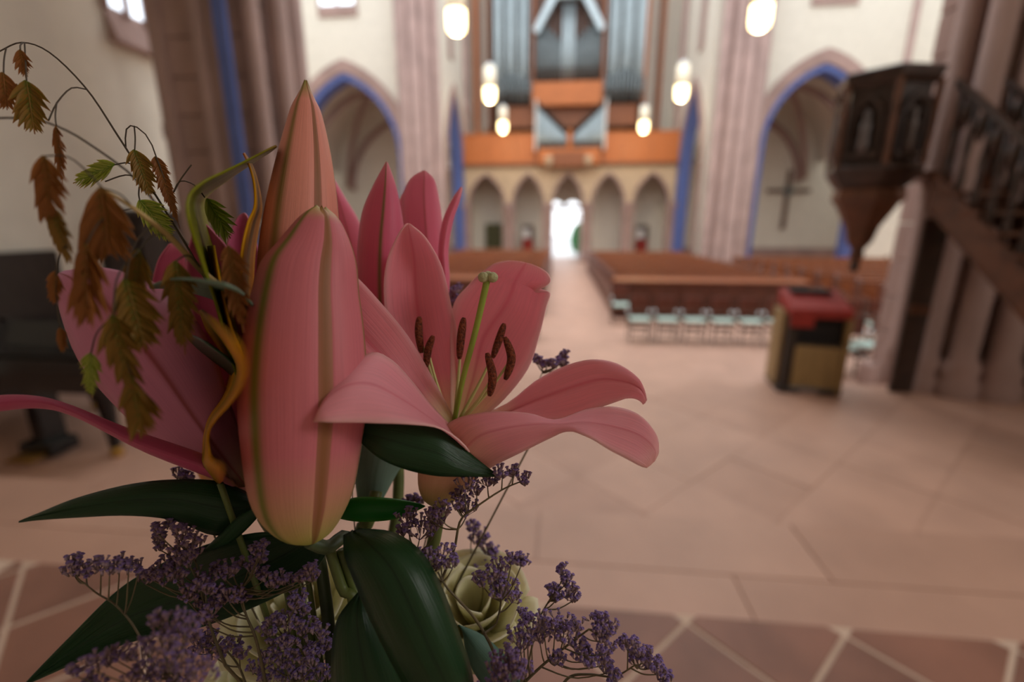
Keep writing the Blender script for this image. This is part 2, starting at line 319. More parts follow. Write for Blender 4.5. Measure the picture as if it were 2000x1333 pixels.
# small organ in the gallery front
s = thing('positive_organ', 'small oak organ with two slanting pipe fields in the gallery front', 'organ', (.4, 28.5, 5.6))
obj('case', MB().box(-1.35, 2.15, 28.4, 29, 5.62, 6.5), M['orange'], s, bevel=.03)
obj('console_panel', MB().box(-.55, 1.3, 28.3, 28.42, 5.5, 6.3), M['orange_dark'], s, bevel=.03)
for xx in (-.75, 1.5): obj('bracket', MB().lathe([(.08, 0), (.2, .2), (.24, .5), (.2, .6)], (xx, 28.4, 5.45), 10), M['stone_warm'], s, smooth=True)
obj('centre_post', MB().box(.28, .55, 28.35, 28.9, 6.4, 7.45), M['orange'], s, bevel=.03)
for sg in (-1, 1):
    cx = .42+sg*.16
    obj('field_frame', MB().prism([(cx, 28.95, 6.5), (cx+sg*1.75, 28.95, 6.5), (cx+sg*1.75, 28.95, 9.05), (cx, 28.95, 7.4)], (0, .06, 0)), M['case_dark'], s)
    obj('slanting_rail', MB().prism([(cx, 28.4, 7.35), (cx+sg*1.78, 28.4, 8.9), (cx+sg*1.78, 28.4, 9.05), (cx, 28.4, 7.5)], (0, .6, 0)), M['case_dark'], s)
    obj('outer_post', MB().box(min(cx+sg*1.74, cx+sg*1.84), max(cx+sg*1.74, cx+sg*1.84), 28.38, 29, 6.4, 9.05), M['white'], s)
    for k in range(13):
        pipe(s, cx+sg*(.1+k*.13), 28.45, 6.5, .68+k*.118, .058, M['pipe'], .22)
# main organ
q = thing('pipe_organ', 'great pipe organ with silver pipes above the oak gallery', 'organ', (.3, 30.6, 5.75))
obj('back_case', MB().box(-4.3, 4.5, 31.0, 31.4, 8.2, 17.8), M['case_dark'], q)
obj('lower_case', MB().box(-3.9, 4.3, 30.0, 31.2, 7.9, 9.1), M['orange_dark'], q, bevel=.03)
obj('centre_panel', MB().box(-1.75, 2.15, 29.4, 30.4, 8.95, 10.2), M['orange'], q, bevel=.03)
obj('lower_back', MB().box(-5.2, 5.9, 31.2, 31.45, 5.75, 8.0), M['stone_warm'], q)
for x0_, x1_ in ((-4.7, -3.3), (3.9, 5.0)): obj('console_cabinet', MB().box(x0_, x1_, 30.9, 31.2, 5.75, 8.2), M['case_dark'], q)
for xx in (-5.2, -4.4, 4.6, 5.5): obj('side_board', MB().box(xx-.06, xx+.06, 29.9, 31.3, 7.6, 17.8), M['orange'] if xx in (-5.2, 4.6) else M['orange_dark'], q)
for xx in (-1.8, 2.2): obj('tower_post', MB().box(xx-.07, xx+.07, 29.5, 30.9, 8.9, 17.6), M['orange_dark'], q)
for sg, cx in ((-1, -1.8), (1, 2.2)):                                  # side fields
    for k in range(9):
        x = cx+sg*(.2+k*.25); big = k in (0, 3, 4, 7)
        pipe(q, x, 29.9, 9.1, 6.6+(1.2 if big else .3*math.sin(k*2)), .12, M['pipe'] if k % 3 else M['pipe_dull'], 1.1)
    for k in range(11):
        x = cx+sg*(.16+k*.21); pipe(q, x, 29.55, 9.1, 1.25+.45*math.sin(PI*k/10), .075, M['pipe_dull'], .4)
for k in range(15):                                                    # centre field: valley with a tall group of three
    u = k-7; x = .2+u*.25; h = 3.6 if abs(u) <= 1 else 1.4+abs(u)*.22
    pipe(q, x, 29.75, 10.2, h+.4, .115, M['pipe_dull'] if abs(u) > 1 else M['pipe'], .6)
for sg in (-1, 1):                                                     # bright slanting roof boards over the centre
    obj('slanting_board', MB().prism([(.2+sg*.55, 29.4, 14.6), (.2+sg*1.75, 29.4, 12.6), (.2+sg*2.0, 29.4, 12.9), (.2+sg*.85, 29.4, 14.95)], (0, 1.0, 0)), M['pipe'], q, bevel=.03)
obj('crown_board', MB().box(-.5, .95, 29.4, 30.4, 14.35, 14.75), M['pipe'], q, bevel=.03)
obj('centre_back', MB().box(-1.75, 2.15, 30.4, 30.6, 10.2, 15.5), M['pulpit_brown'], q)
# under the gallery
d = thing('door_1', 'open church portal with bright daylight outside', 'door', (DX, 31.6, 0), kind='structure')
obj('lintel', MB().box(DX-1.3, DX+1.3, 31.36, 31.5, 3.2, 3.42), M['stone'], d)
for k in (-1.21, 1.21): obj('jamb', MB().box(DX+k-.09, DX+k+.09, 31.36, 31.5, 0, 3.2), M['stone'], d)
obj('door_leaf', MB().box(DX+.98, DX+1.06, 32.0, 32.9, 0, 3.0), M['wood_dark'], d, bevel=.02); obj('door_leaf', MB().box(DX-1.06, DX-.98, 32.0, 32.9, 0, 3.0), M['white'], d, bevel=.02)
hb = MB(); BX = 1.42
for k in range(2200):
    a = random.uniform(0, 2*PI); e = random.uniform(-.95, 1); rr = random.uniform(.3, 1)**.5; ce = math.sqrt(max(0, 1-e*e))
    c = Vector((BX+.62*rr*ce*math.cos(a), 37+.6*rr*ce*math.sin(a), 1.15+1.15*rr*e)); n = Vector((random.gauss(0, 1), random.gauss(0, 1), random.gauss(0, 1))).normalized(); u_ = n.orthogonal().normalized()*.13; v_ = n.cross(u_)*.6
    hb.add([c-u_, c-v_, c+u_, c+v_], [(0, 1, 2, 3)])
t = thing('garden_bush', 'green bush outside the open portal', 'bush', (BX, 37, 0)); obj('foliage', hb, M['hedge'], t)['kind'] = 'stuff'
obj('trunk', MB().tube([(BX, 37, -.02), (BX, 37, .8)], .06), M['wood_dark'], t)
for i, px in enumerate((-2.05, 5.1)):
    t = thing('poster_stand', ['red and white poster stand left of the portal', 'red and white poster stand right of the portal'][i], 'poster stand', (px, 30.3, 0))
    obj('board', MB().box(px-.38, px+.38, 30.3, 30.36, .5, 2.2), M['case_dark'], t); obj('red_poster', MB().box(px-.34, px+.34, 30.28, 30.3, .6, 1.35), M['red'], t)
    obj('white_poster', MB().box(px-.3, px+.1, 30.28, 30.3, 1.4, 1.95), M['white'], t)
    for k in (-.3, .3): obj('leg', MB().box(px+k-.02, px+k+.02, 30.3, 30.36, 0, .52), M['metal'], t)
t = thing('notice_board', 'dark green notice board under the leftmost gallery arch', 'board', (-4.4, 30.9, 0)); obj('panel', MB().box(-4.9, -3.8, 30.9, 30.98, .7, 2.3), mat('green_felt', (84, 84, 56), .9), t)
for k in (-4.8, -3.9): obj('leg', MB().box(k-.03, k+.03, 30.9, 30.98, 0, .72), M['metal'], t)
# ================================================================== LAMPS
for i, (x, y, z) in enumerate([(-2.56, 12.2, 6.72), (4.31, 12.2, 6.55), (-2.83, 19.4, 6.92), (4.35, 19.4, 6.8), (-3.16, 26.3, 7.05), (4.15, 26.3, 6.92)]):
    lab = ['nearest', 'middle', 'farthest'][i//2]; sd = ['left', 'right'][i % 2]
    t = thing('pendant_lamp', 'glowing cylindrical glass pendant lamp over the %s pews, %s the organ' % (sd, {'nearest': 'hanging farthest from', 'middle': 'second from', 'farthest': 'closest to'}[lab]), 'lamp', (x, y, z), 'pendant lamps over the nave')
    obj('bulb', MB().lathe([(.02, -.04), (.12, -.03), (.2, .03), (.225, .14), (.225, .44), (.2, .5)], (x, y, z), 16), M['lamp'], t, smooth=True)
    obj('glass_shade', MB().lathe([(.2, .44), (.225, .44), (.225, 1.15), (.2, 1.15), (.2, .44)], (x, y, z), 16, cap=False), M['glass_shade'], t, smooth=True)
    obj('cap', MB().lathe([(.22, 1.15), (.22, 1.22), (.05, 1.32)], (x, y, z), 16), M['chrome'], t); obj('cable', MB().tube([(x, y, z+1.3), (x, y, 18)], .012, 5), M['metal'], t)
    l = bpy.data.lights.new('lamp_glow', 'POINT'); l.energy = 55; l.color = (1, .8, .52); l.shadow_soft_size = .04
    lo = bpy.data.objects.new('lamp_glow', l); COL.objects.link(lo); lo.parent = t; lo.location = (0, 0, -.1)
# ================================================================== PEWS AND CHAIRS
ORD = ['first', 'second', 'third', 'fourth', 'fifth', 'sixth', 'seventh', 'eighth', 'ninth', 'tenth', 'eleventh', 'twelfth', 'thirteenth', 'fourteenth']
def make_pew(x0, x1, label, group):
    L = x1-x0; t = thing('pew', label, 'pew', (x0, 0, 0), group); X = lambda a, b, *c: MB().box(x0+a, x0+b, *c)
    obj('seat', X(.04, L-.04, -.05, .36, .42, .46), M['pew'], t, bevel=.01)
    obj('backrest', MB().prism([(x0+.04, .36, .44), (x0+.04, .40, .44), (x0+.04, .50, .95), (x0+.04, .45, .95)], (L-.08, 0, 0)), M['pew'], t)
    obj('top_rail', X(.02, L-.02, .42, .56, .93, .98), M['pew'], t, bevel=.015)
    obj('kneeler', X(.06, L-.06, .62, .8, .12, .17), M['pew'], t)
    for a in (0, L-.06):
        obj('end_panel', MB().prism([(x0+a, -.1, 0), (x0+a, .58, 0), (x0+a, .6, .98), (x0+a, .5, 1.06), (x0+a, .4, .98), (x0+a, .3, .66), (x0+a, .0, .62), (x0+a, -.1, .5)], (.06, 0, 0)), M['pew_dark'], t)
    return t
def pew_rows(x0, x1, ys, rz_label, group):
    p = make_pew(x0, x1, rz_label, group)
    for i, yy in enumerate(ys):
        q = p if i == 0 else dup(p); q.location = (x0, yy, 0); q['label'] = rz_label % ORD[i]
pew_rows(1.4, 6.0, [12.3+i*.92 for i in range(13)], 'long brown wooden pew, %s row behind the carved screen right of the aisle', 'pews right of the aisle')
pew_rows(-5.25, -.4, [12.3+i*.92 for i in range(14)], 'long brown wooden pew, %s row behind the carved screen left of the aisle', 'pews left of the aisle')
pew_rows(7.2, 13.2, [10.6+i*.92 for i in range(11)], 'brown wooden transept pew between pier and pulpit, %s row behind its screen', 'pews of the right transept')
def pew_front(x0, x1, yy, label):
    t = thing('carved_screen', label, 'screen', (x0, yy, 0)); L = x1-x0
    obj('panel', MB().box(x0, x1, yy, yy+.05, 0, .92), M['pew_dark'], t); obj('desk', MB().prism([(x0, yy-.06, .92), (x0, yy+.34, .97), (x0, yy+.34, 1.0), (x0, yy-.06, .95)], (L, 0, 0)), M['pew'], t)
    n = int(L/.76)
    for k in range(n): obj('carved_field', MB().box(x0+(k+.12)*L/n, x0+(k+.88)*L/n, yy-.02, yy, .12, .84), M['pew_dark'], t, bevel=.015)
pew_front(1.38, 6.0, 11.75, 'carved brown screen before the right block of pews'); pew_front(-5.25, -.38, 11.75, 'carved brown screen before the left block of pews')
pew_front(7.2, 13.2, 10.05, 'carved brown screen before the transept pews')
def make_chair(label, group):
    t = thing('church_chair', label, 'chair', (0, 0, 0), group)
    obj('seat', MB().box(-.21, .21, -.2, .2, .4, .43), M['chair'], t, bevel=.01); obj('cushion', MB().box(-.2, .2, -.2, .19, .43, .475), M['mint'], t, bevel=.015)
    rows = [[(-.21+.42*k/8, .2+.05*(z-.45)-.04*(1-((k-4)/4)**2)*-1, z) for k in range(9)] for z in (.55, .62, .74, .84, .88)]
    obj('backrest', MB().grid(rows), M['chair'], t, smooth=True, solid=.014)
    for sx in (-1, 1):
        obj('leg', MB().tube([(sx*.2, -.19, 0), (sx*.19, -.17, .42)], .014, 6), M['metal'], t); obj('leg', MB().tube([(sx*.2, .24, 0), (sx*.2, .2, .45), (sx*.2, .22, .9)], .014, 6), M['metal'], t)
        obj('connector', MB().lathe([(.005, -.045), (.032, -.032), (.045, .0), (.032, .032), (.005, .045)], (sx*.215, .19, .57), 10), M['chrome'], t, smooth=True)
    obj('stretcher', MB().box(-.19, .19, -.02, .0, .14, .165), M['metal'], t); obj('book_rack', MB().box(-.19, .19, -.1, .16, .26, .275), M['metal'], t)
    return t
ch = make_chair('wooden chair with mint seat pad in the row before the right pews', 'mint padded chairs before the right pews')
for i in range(6): q = ch if i == 0 else dup(ch); q.location = (1.66+i*.54, 9.42, 0); q['label'] = 'wooden chair with mint seat pad before the right pews, %s from the aisle' % ORD[i]
for i in range(6):
    c = dup(ch, loc=(-.62-i*.54, 9.42, 0)); tag(c, 'wooden chair with mint seat pad before the left pews, %s from the aisle' % ORD[i], 'chair', 'mint padded chairs before the left pews')
c = dup(ch, loc=(1.5, 11.1, 0), label='single mint padded chair at the aisle corner of the front pew'); del c['group']
for i, (x, y, rz) in enumerate([(4.4, 7.2, .4), (4.95, 7.44, .4), (5.5, 7.68, .4)]):
    c = dup(ch, loc=(x, y+.3, 0), rz=rz); tag(c, 'wooden chair with mint seat pad under the pulpit, %s from the lectern' % ORD[i], 'chair', 'mint padded chairs below the pulpit')
for i, (x, y) in enumerate([(5.6, 9.3), (6.15, 9.3), (6.9, 9.5), (7.45, 9.5), (8.0, 9.5)]):
    c = dup(ch, loc=(x, y, 0), rz=-.35); tag(c, 'wooden chair with mint seat pad facing the transept screen, %s from the lectern' % ORD[i], 'chair', 'mint padded chairs behind the lectern')
# ================================================================== LECTERN
t = thing('lectern', 'pale oak lectern with red cloth and black recess', 'lectern', (3.1, 5.9, .3))
Mx = Matrix.Translation((3.12, 5.95, .3)) @ Matrix.Rotation(R(-8), 4, 'Z')
lb = lambda *a: MB().box(*a, m=Mx)
obj('side_panel', lb(-.34, -.28, -.1, .3, .0, 1.0), M['gold'], t, bevel=.01); obj('side_panel', lb(.3, .36, -.28, .3, .0, 1.02), M['gold'], t, bevel=.01)
obj('front_panel', lb(-.2, .3, -.26, -.22, .08, .62), M['gold'], t, bevel=.01); obj('inner_panel', lb(-.3, -.2, -.24, .1, .05, 1.0), M['wood_dark'], t)
obj('recess', lb(-.2, .3, -.2, .2, .62, .95), M['black'], t); obj('shelf', lb(-.22, .3, -.26, .2, .6, .635), M['wood_dark'], t)
obj('red_cloth', MB().prism([Mx @ Vector(p) for p in ((-.32, -.3, .95), (-.32, -.3, 1.06), (-.32, .3, 1.24), (-.32, .3, 1.06))], Mx.to_3x3() @ Vector((.66, 0, 0))), M['red'], t, bevel=.02)
obj('cloth_fall', lb(-.32, -.06, -.31, -.285, .84, 1.04), M['red'], t, bevel=.01); obj('book_rest', lb(-.22, .22, .08, .28, 1.19, 1.24), M['black'], t, bevel=.01)
obj('base', lb(-.34, .36, -.28, .3, .0, .06), M['wood_dark'], t, bevel=.01); obj('foot', lb(-.1, .1, -.3, -.26, .0, .04), M['stone'], t)
# ================================================================== CROSS
t = thing('wall_cross', 'slender wooden cross on the cream aisle wall', 'cross', (13.6, 30.75, 3.6))
obj('upright', MB().box(13.47, 13.73, 30.66, 30.79, 1.95, 5.4), M['cross'], t, bevel=.02); obj('crossbar', MB().box(12.4, 14.9, 30.64, 30.77, 4.1, 4.32), M['cross'], t, bevel=.02)
obj('corpus_disc', MB().lathe([(.02, 0), (.26, .02), (.26, .06), (.02, .08)], (0, 0, 0), 14).mesh('corpus_disc'), M['pipe_dull'], t, loc=(0, -.12, .61)).rotation_euler = (PI/2, 0, 0)
# ================================================================== PULPIT
PC = (3.72, 6.3)
t = thing('pulpit', 'carved dark oak hexagonal pulpit hanging before the pier', 'pulpit', (PC[0], PC[1], 1.8))
hexa = lambda prof, a0=R(12): MB().lathe([(r*.93, z) for r, z in prof], (PC[0], PC[1], 0), 6, a0)
obj('body', hexa([(.44, 2.98), (.46, 3.85)]), M['pulpit'], t, bevel=.015)
obj('top_cornice', hexa([(.48, 3.82), (.54, 3.9), (.56, 3.98), (.52, 4.0)]), M['pulpit'], t, bevel=.01); obj('base_moulding', hexa([(.36, 2.72), (.44, 2.8), (.52, 2.9), (.55, 2.95), (.5, 3.02)]), M['pulpit'], t, bevel=.01)
obj('corbel_band', hexa([(.34, 2.55), (.42, 2.62), (.4, 2.74)]), M['pulpit_brown'], t); obj('pendant', hexa([(.03, 1.84), (.09, 1.95), (.07, 2.02), (.15, 2.12), (.2, 2.3), (.32, 2.5), (.36, 2.58)]), M['pulpit_brown'], t, smooth=False)
obj('finial', MB().lathe([(.005, 1.72), (.05, 1.78), (.06, 1.84), (.03, 1.9)], (PC[0], PC[1], 0), 10), M['pulpit'], t, smooth=True)
for k in range(6):
    a = R(12)+k*PI/3; obj('corner_post', MB().tube([(PC[0]+.47*math.cos(a), PC[1]+.47*math.sin(a), 2.98), (PC[0]+.49*math.cos(a), PC[1]+.49*math.sin(a), 3.86)], .035, 8), M['pulpit_brown'], t)
    a2 = a+PI/6; m = Matrix.Translation((PC[0]+.4*math.cos(a2), PC[1]+.4*math.sin(a2), 0)) @ Matrix.Rotation(a2, 4, 'Z')
    pts = [(0, p, z) for p, z in [(-.15, 3.08)]+arch_pts(0, .15, 3.45, 3.72, 5)+[(.15, 3.08)]]
    ring = MB().grid([[m @ Vector((dx, p[1]*s_, 3.4+(p[2]-3.4)*s_)) for p in pts] for dx, s_ in ((0, 1.06), (.045, 1.06), (.045, .86), (0, .86))], True); obj('arched_panel', ring, M['pulpit'], t)
    obj('carved_figure', MB().lathe([(.05, 3.12), (.065, 3.2), (.05, 3.35), (.06, 3.42), (.025, 3.47), (.04, 3.52), (.02, 3.58)], (PC[0]+.42*math.cos(a2), PC[1]+.42*math.sin(a2), 0), 8), mat('figure_oak_%d' % k, (92, 82, 80), .4), t, smooth=True)
obj('landing', MB().box(4.1, 4.66, 6.15, 6.6, 2.86, 2.94), M['pulpit_brown'], t, bevel=.01)
# stair
t = thing('pulpit_stair', 'dark oak pulpit stair with carved balustrade', 'stair', (4.2, 3.5, .3))
A, B = Vector((4.0, 5.68, 2.72)), Vector((4.62, 3.2, .35)); n_ = 12; side = Vector((1, .12, 0)).normalized()
for k in range(n_):
    p = A.lerp(B, (k+.5)/n_); obj('tread', MB().prism([p, p+side*.52, p+side*.52+Vector((0, -.25, 0)), p+Vector((0, -.25, 0))], (0, 0, .04)), M['pulpit_brown'], t)
for off in (0, .53):
    a_, b_ = A+side*off, B+side*off
    obj('stringer', MB().prism([a_+Vector((0, 0, -.2)), b_+Vector((0, 0, -.2)), b_+Vector((0, 0, .14)), a_+Vector((0, 0, .16))], side*.05), M['pulpit_brown'], t)
    obj('handrail', MB().prism([a_+Vector((0, 0, .98)), b_+Vector((0, 0, .98)), b_+Vector((0, 0, 1.07)), a_+Vector((0, 0, 1.07))], side*.07), M['pulpit'], t, bevel=.01)
    for k in range(15):
        p = a_.lerp(b_, (k+.4)/15)+side*.03
        obj('baluster', MB().lathe([(.025, .1), (.04, .25), (.02, .45), (.035, .6), (.02, .75), (.03, 1.0)], p, 6), M['pulpit'], t, smooth=True)
        obj('tracery', MB().lathe([(.01, .7), (.05, .8), (.065, .87), (.04, .95), (.01, .98)], p+(B-A)/30, 6), M['pulpit'], t, smooth=True)
obj('newel_post', MB().box(4.55, 4.67, 3.2, 3.32, .3, 1.5), M['pulpit'], t, bevel=.01)
obj('underside', MB().prism([A+Vector((0, 0, -.24)), B+Vector((0, 0, -.24)), B+side*.52+Vector((0, 0, -.24)), A+side*.52+Vector((0, 0, -.24))], (0, 0, .03)), M['pulpit_brown'], t)
t = thing('stair_door', 'narrow dark wooden door under the pulpit stair', 'door', (4.27, 5.9, .3))
obj('leaf', MB().box(4.14, 4.4, 5.86, 5.91, .3, 2.4), M['pulpit'], t, bevel=.01); obj('rail', MB().box(4.16, 4.38, 5.83, 5.86, 1.3, 1.4), M['pulpit_brown'], t)
# ================================================================== PIANO
t = thing('grand_piano', 'black lacquered grand piano on the chancel step', 'piano', (-4.8, 3.9, .3))
out = [(-6.1, 3.25), (-3.75, 3.25), (-3.75, 3.85)]+[(-3.8-.5*(1-math.cos(PI*k/8)), 3.9+.75*k/8) for k in range(1, 9)]+[(-5.0-.2*k, 4.75+.02*k) for k in range(3)]+[(-6.1, 4.7)]
obj('case', MB().prism([(x, y, .95) for x, y in out], (0, 0, .3)), M['piano'], t, bevel=.01); obj('lid', MB().prism([(x*1.005-.0, y, 1.27) for x, y in out], (0, 0, .025)), M['piano'], t, bevel=.008)
for x, y in ((-3.95, 3.42), (-5.7, 3.42), (-5.2, 4.4)):
    l = obj('leg', MB().lathe([(.075, .95), (.07, .8), (.045, .45), (.05, .4), (.03, .38)], (x, y, 0), 8), M['piano'], t); obj('caster', MB().lathe([(.05, .3), (.055, .34), (.03, .39)], (x, y, 0), 10), M['brass'], l)
ly = obj('pedal_lyre', MB().box(-4.62, -4.5, 3.3, 3.5, .36, .95), M['piano'], t, bevel=.01); obj('pedal_box', MB().box(-4.72, -4.4, 3.25, 3.5, .34, .46), M['piano'], t, bevel=.01)
for k in range(3): obj('pedal', MB().box(-4.67+k*.09, -4.63+k*.09, 3.1, 3.3, .36, .38), M['brass'], t)
obj('music_desk', MB().prism([(-4.9, 3.5, 1.29), (-4.2, 3.5, 1.29), (-4.2, 3.58, 1.5), (-4.9, 3.58, 1.5)], (0, .015, 0)), M['piano'], t)
# ================================================================== BOUQUET
_Fh = Vector((-math.sin(YAW), math.cos(YAW), 0)); _R = Vector((math.cos(YAW), math.sin(YAW), 0))
_F = _Fh*math.cos(PITCH)+Vector((0, 0, -math.sin(PITCH))); _U = _Fh*math.sin(PITCH)+Vector((0, 0, math.cos(PITCH)))
def Wp(x, y, d):                                # bouquet coordinates (across, down, away) to world metres
    d *= FS; return Vector((0, 0, CAM_Z))+_F*d+_R*((x-1000)/FPX*d)-_U*((y-666.5)/FPX*d)
def cr(P, n, clamp=False):                      # Catmull-Rom through control tuples
    out = []; m = len(P)-1
    for i in range(n):
        s = i*m/(n-1); k = min(int(s), m-1); t = s-k
        p0, p1, p2, p3 = P[max(k-1, 0)], P[k], P[k+1], P[min(k+2, m)]
        out.append(tuple(.5*((2*b)+(c-a)*t+(2*a-5*b+4*c-e)*t*t+(3*b-a-3*c+e)*t**3) for a, b, c, e in zip(p0, p1, p2, p3)))
    return out
def petal_mb(rows, nl=30, nu=15, ruffle=0, crease=0, seed=0):
    """rows: (L, M, R) each (x, y, d); a curved blade from base to tip"""
    rnd = random.Random(seed); ph = [rnd.uniform(0, 6.28) for _ in range(4)]
    L = cr([r[0] for r in rows], nl); C = cr([r[1] for r in rows], nl); Q = cr([r[2] for r in rows], nl); g = []
    for i in range(nl):
        a, b, c = Wp(*L[i]), Wp(*C[i]), Wp(*Q[i]); v = i/(nl-1); row = []
        for j in range(nu):
            u = j/(nu-1)
            p = a*(2*(u-.5)*(u-1))+b*(4*u*(1-u))+c*(2*u*(u-.5))
            e = abs(2*u-1)
            if ruffle: p = p+_F*(ruffle*FS*e**3*math.sin(v*17+ph[0]+(3 if u > .5 else 0))*math.sin(PI*min(1, v*1.1)))
            if crease: p = p+_F*(crease*FS*math.exp(-(2*u-1)**2*60)*(1-v*.6))
            row.append(p)
        g.append(row)
    return MB().grid(g)
def uvmat(name, base, mid, tip, ribc, ribw=.05, ribs=.8, edge=None, rough=.45, vein=.12, trans=.3, veins=60, p1=.18, p2=.8, sheen=0, bump=.15, spec=.3, pink=.0):
    """colour along the blade (base > mid > tip), midrib colour across it, fine lengthwise veins"""
    m = bpy.data.materials.new(name); m.use_nodes = True; nt = m.node_tree; L = nt.links; b = nt.nodes['Principled BSDF']; out = nt.nodes['Material Output']
    uv = N(nt, 'ShaderNodeUVMap'); sp = N(nt, 'ShaderNodeSeparateXYZ'); L.new(uv.outputs[0], sp.inputs[0])
    def mth(op, a, b_=None):
        n = N(nt, 'ShaderNodeMath', operation=op)
        for i, x in enumerate((a, b_)):
            if x is None: continue
            if isinstance(x, (int, float)): n.inputs[i].default_value = x
            else: L.new(x, n.inputs[i])
        return n.outputs[0]
    def mix(f, a, c):
        n = N(nt, 'ShaderNodeMix', data_type='RGBA')
        for s_, x in ((n.inputs[0], f), (n.inputs[6], a), (n.inputs[7], c)):
            if isinstance(x, (int, float, tuple)): s_.default_value = x
            else: L.new(x, s_)
        return n.outputs[2]
    rp = N(nt, 'ShaderNodeValToRGB'); e = rp.color_ramp.elements; e[0].color = lin(base); e[0].position = .02; e[1].color = lin(tip); e[1].position = 1
    k = e.new(p1); k.color = lin(mid); k = e.new(p2); k.color = lin(mid); L.new(sp.outputs['Y'], rp.inputs[0])
    cb = N(nt, 'ShaderNodeCombineXYZ'); L.new(mth('MULTIPLY', sp.outputs['X'], veins), cb.inputs[0]); L.new(mth('MULTIPLY', sp.outputs['Y'], 3.5), cb.inputs[1])
    nz = N(nt, 'ShaderNodeTexNoise'); nz.inputs['Scale'].default_value = 1; nz.inputs['Detail'].default_value = 4; L.new(cb.outputs[0], nz.inputs['Vector'])
    hv = N(nt, 'ShaderNodeHueSaturation'); L.new(rp.outputs[0], hv.inputs['Color']); L.new(mth('ADD', mth('MULTIPLY', mth('SUBTRACT', nz.outputs['Fac'], .5), vein*4), 1), hv.inputs['Value'])
    dist = mth('ABSOLUTE', mth('SUBTRACT', sp.outputs['X'], .5))
    rib = mth('MULTIPLY', mth('POWER', 2.718, mth('MULTIPLY', mth('POWER', mth('DIVIDE', dist, ribw), 2), -1)), ribs)
    col = mix(rib, hv.outputs[0], lin(ribc))
    if edge: col = mix(mth('MULTIPLY', mth('POWER', mth('MULTIPLY', dist, 2), 9), .7), col, lin(edge))
    L.new(col, b.inputs['Base Color']); b.inputs['Roughness'].default_value = rough; b.inputs['Specular IOR Level'].default_value = spec
    if sheen: b.inputs['Sheen Weight'].default_value = sheen
    bp = N(nt, 'ShaderNodeBump'); bp.inputs['Strength'].default_value = bump; bp.inputs['Distance'].default_value = .001; L.new(nz.outputs['Fac'], bp.inputs['Height']); L.new(bp.outputs[0], b.inputs['Normal'])
    if trans:
        tr = N(nt, 'ShaderNodeBsdfTranslucent'); L.new(mix(pink, col, (1, .84, .9, 1)), tr.inputs[0]); mx = N(nt, 'ShaderNodeMixShader'); mx.inputs[0].default_value = trans
        L.new(b.outputs[0], mx.inputs[1]); L.new(tr.outputs[0], mx.inputs[2]); L.new(mx.outputs[0], out.inputs[0])
    return m
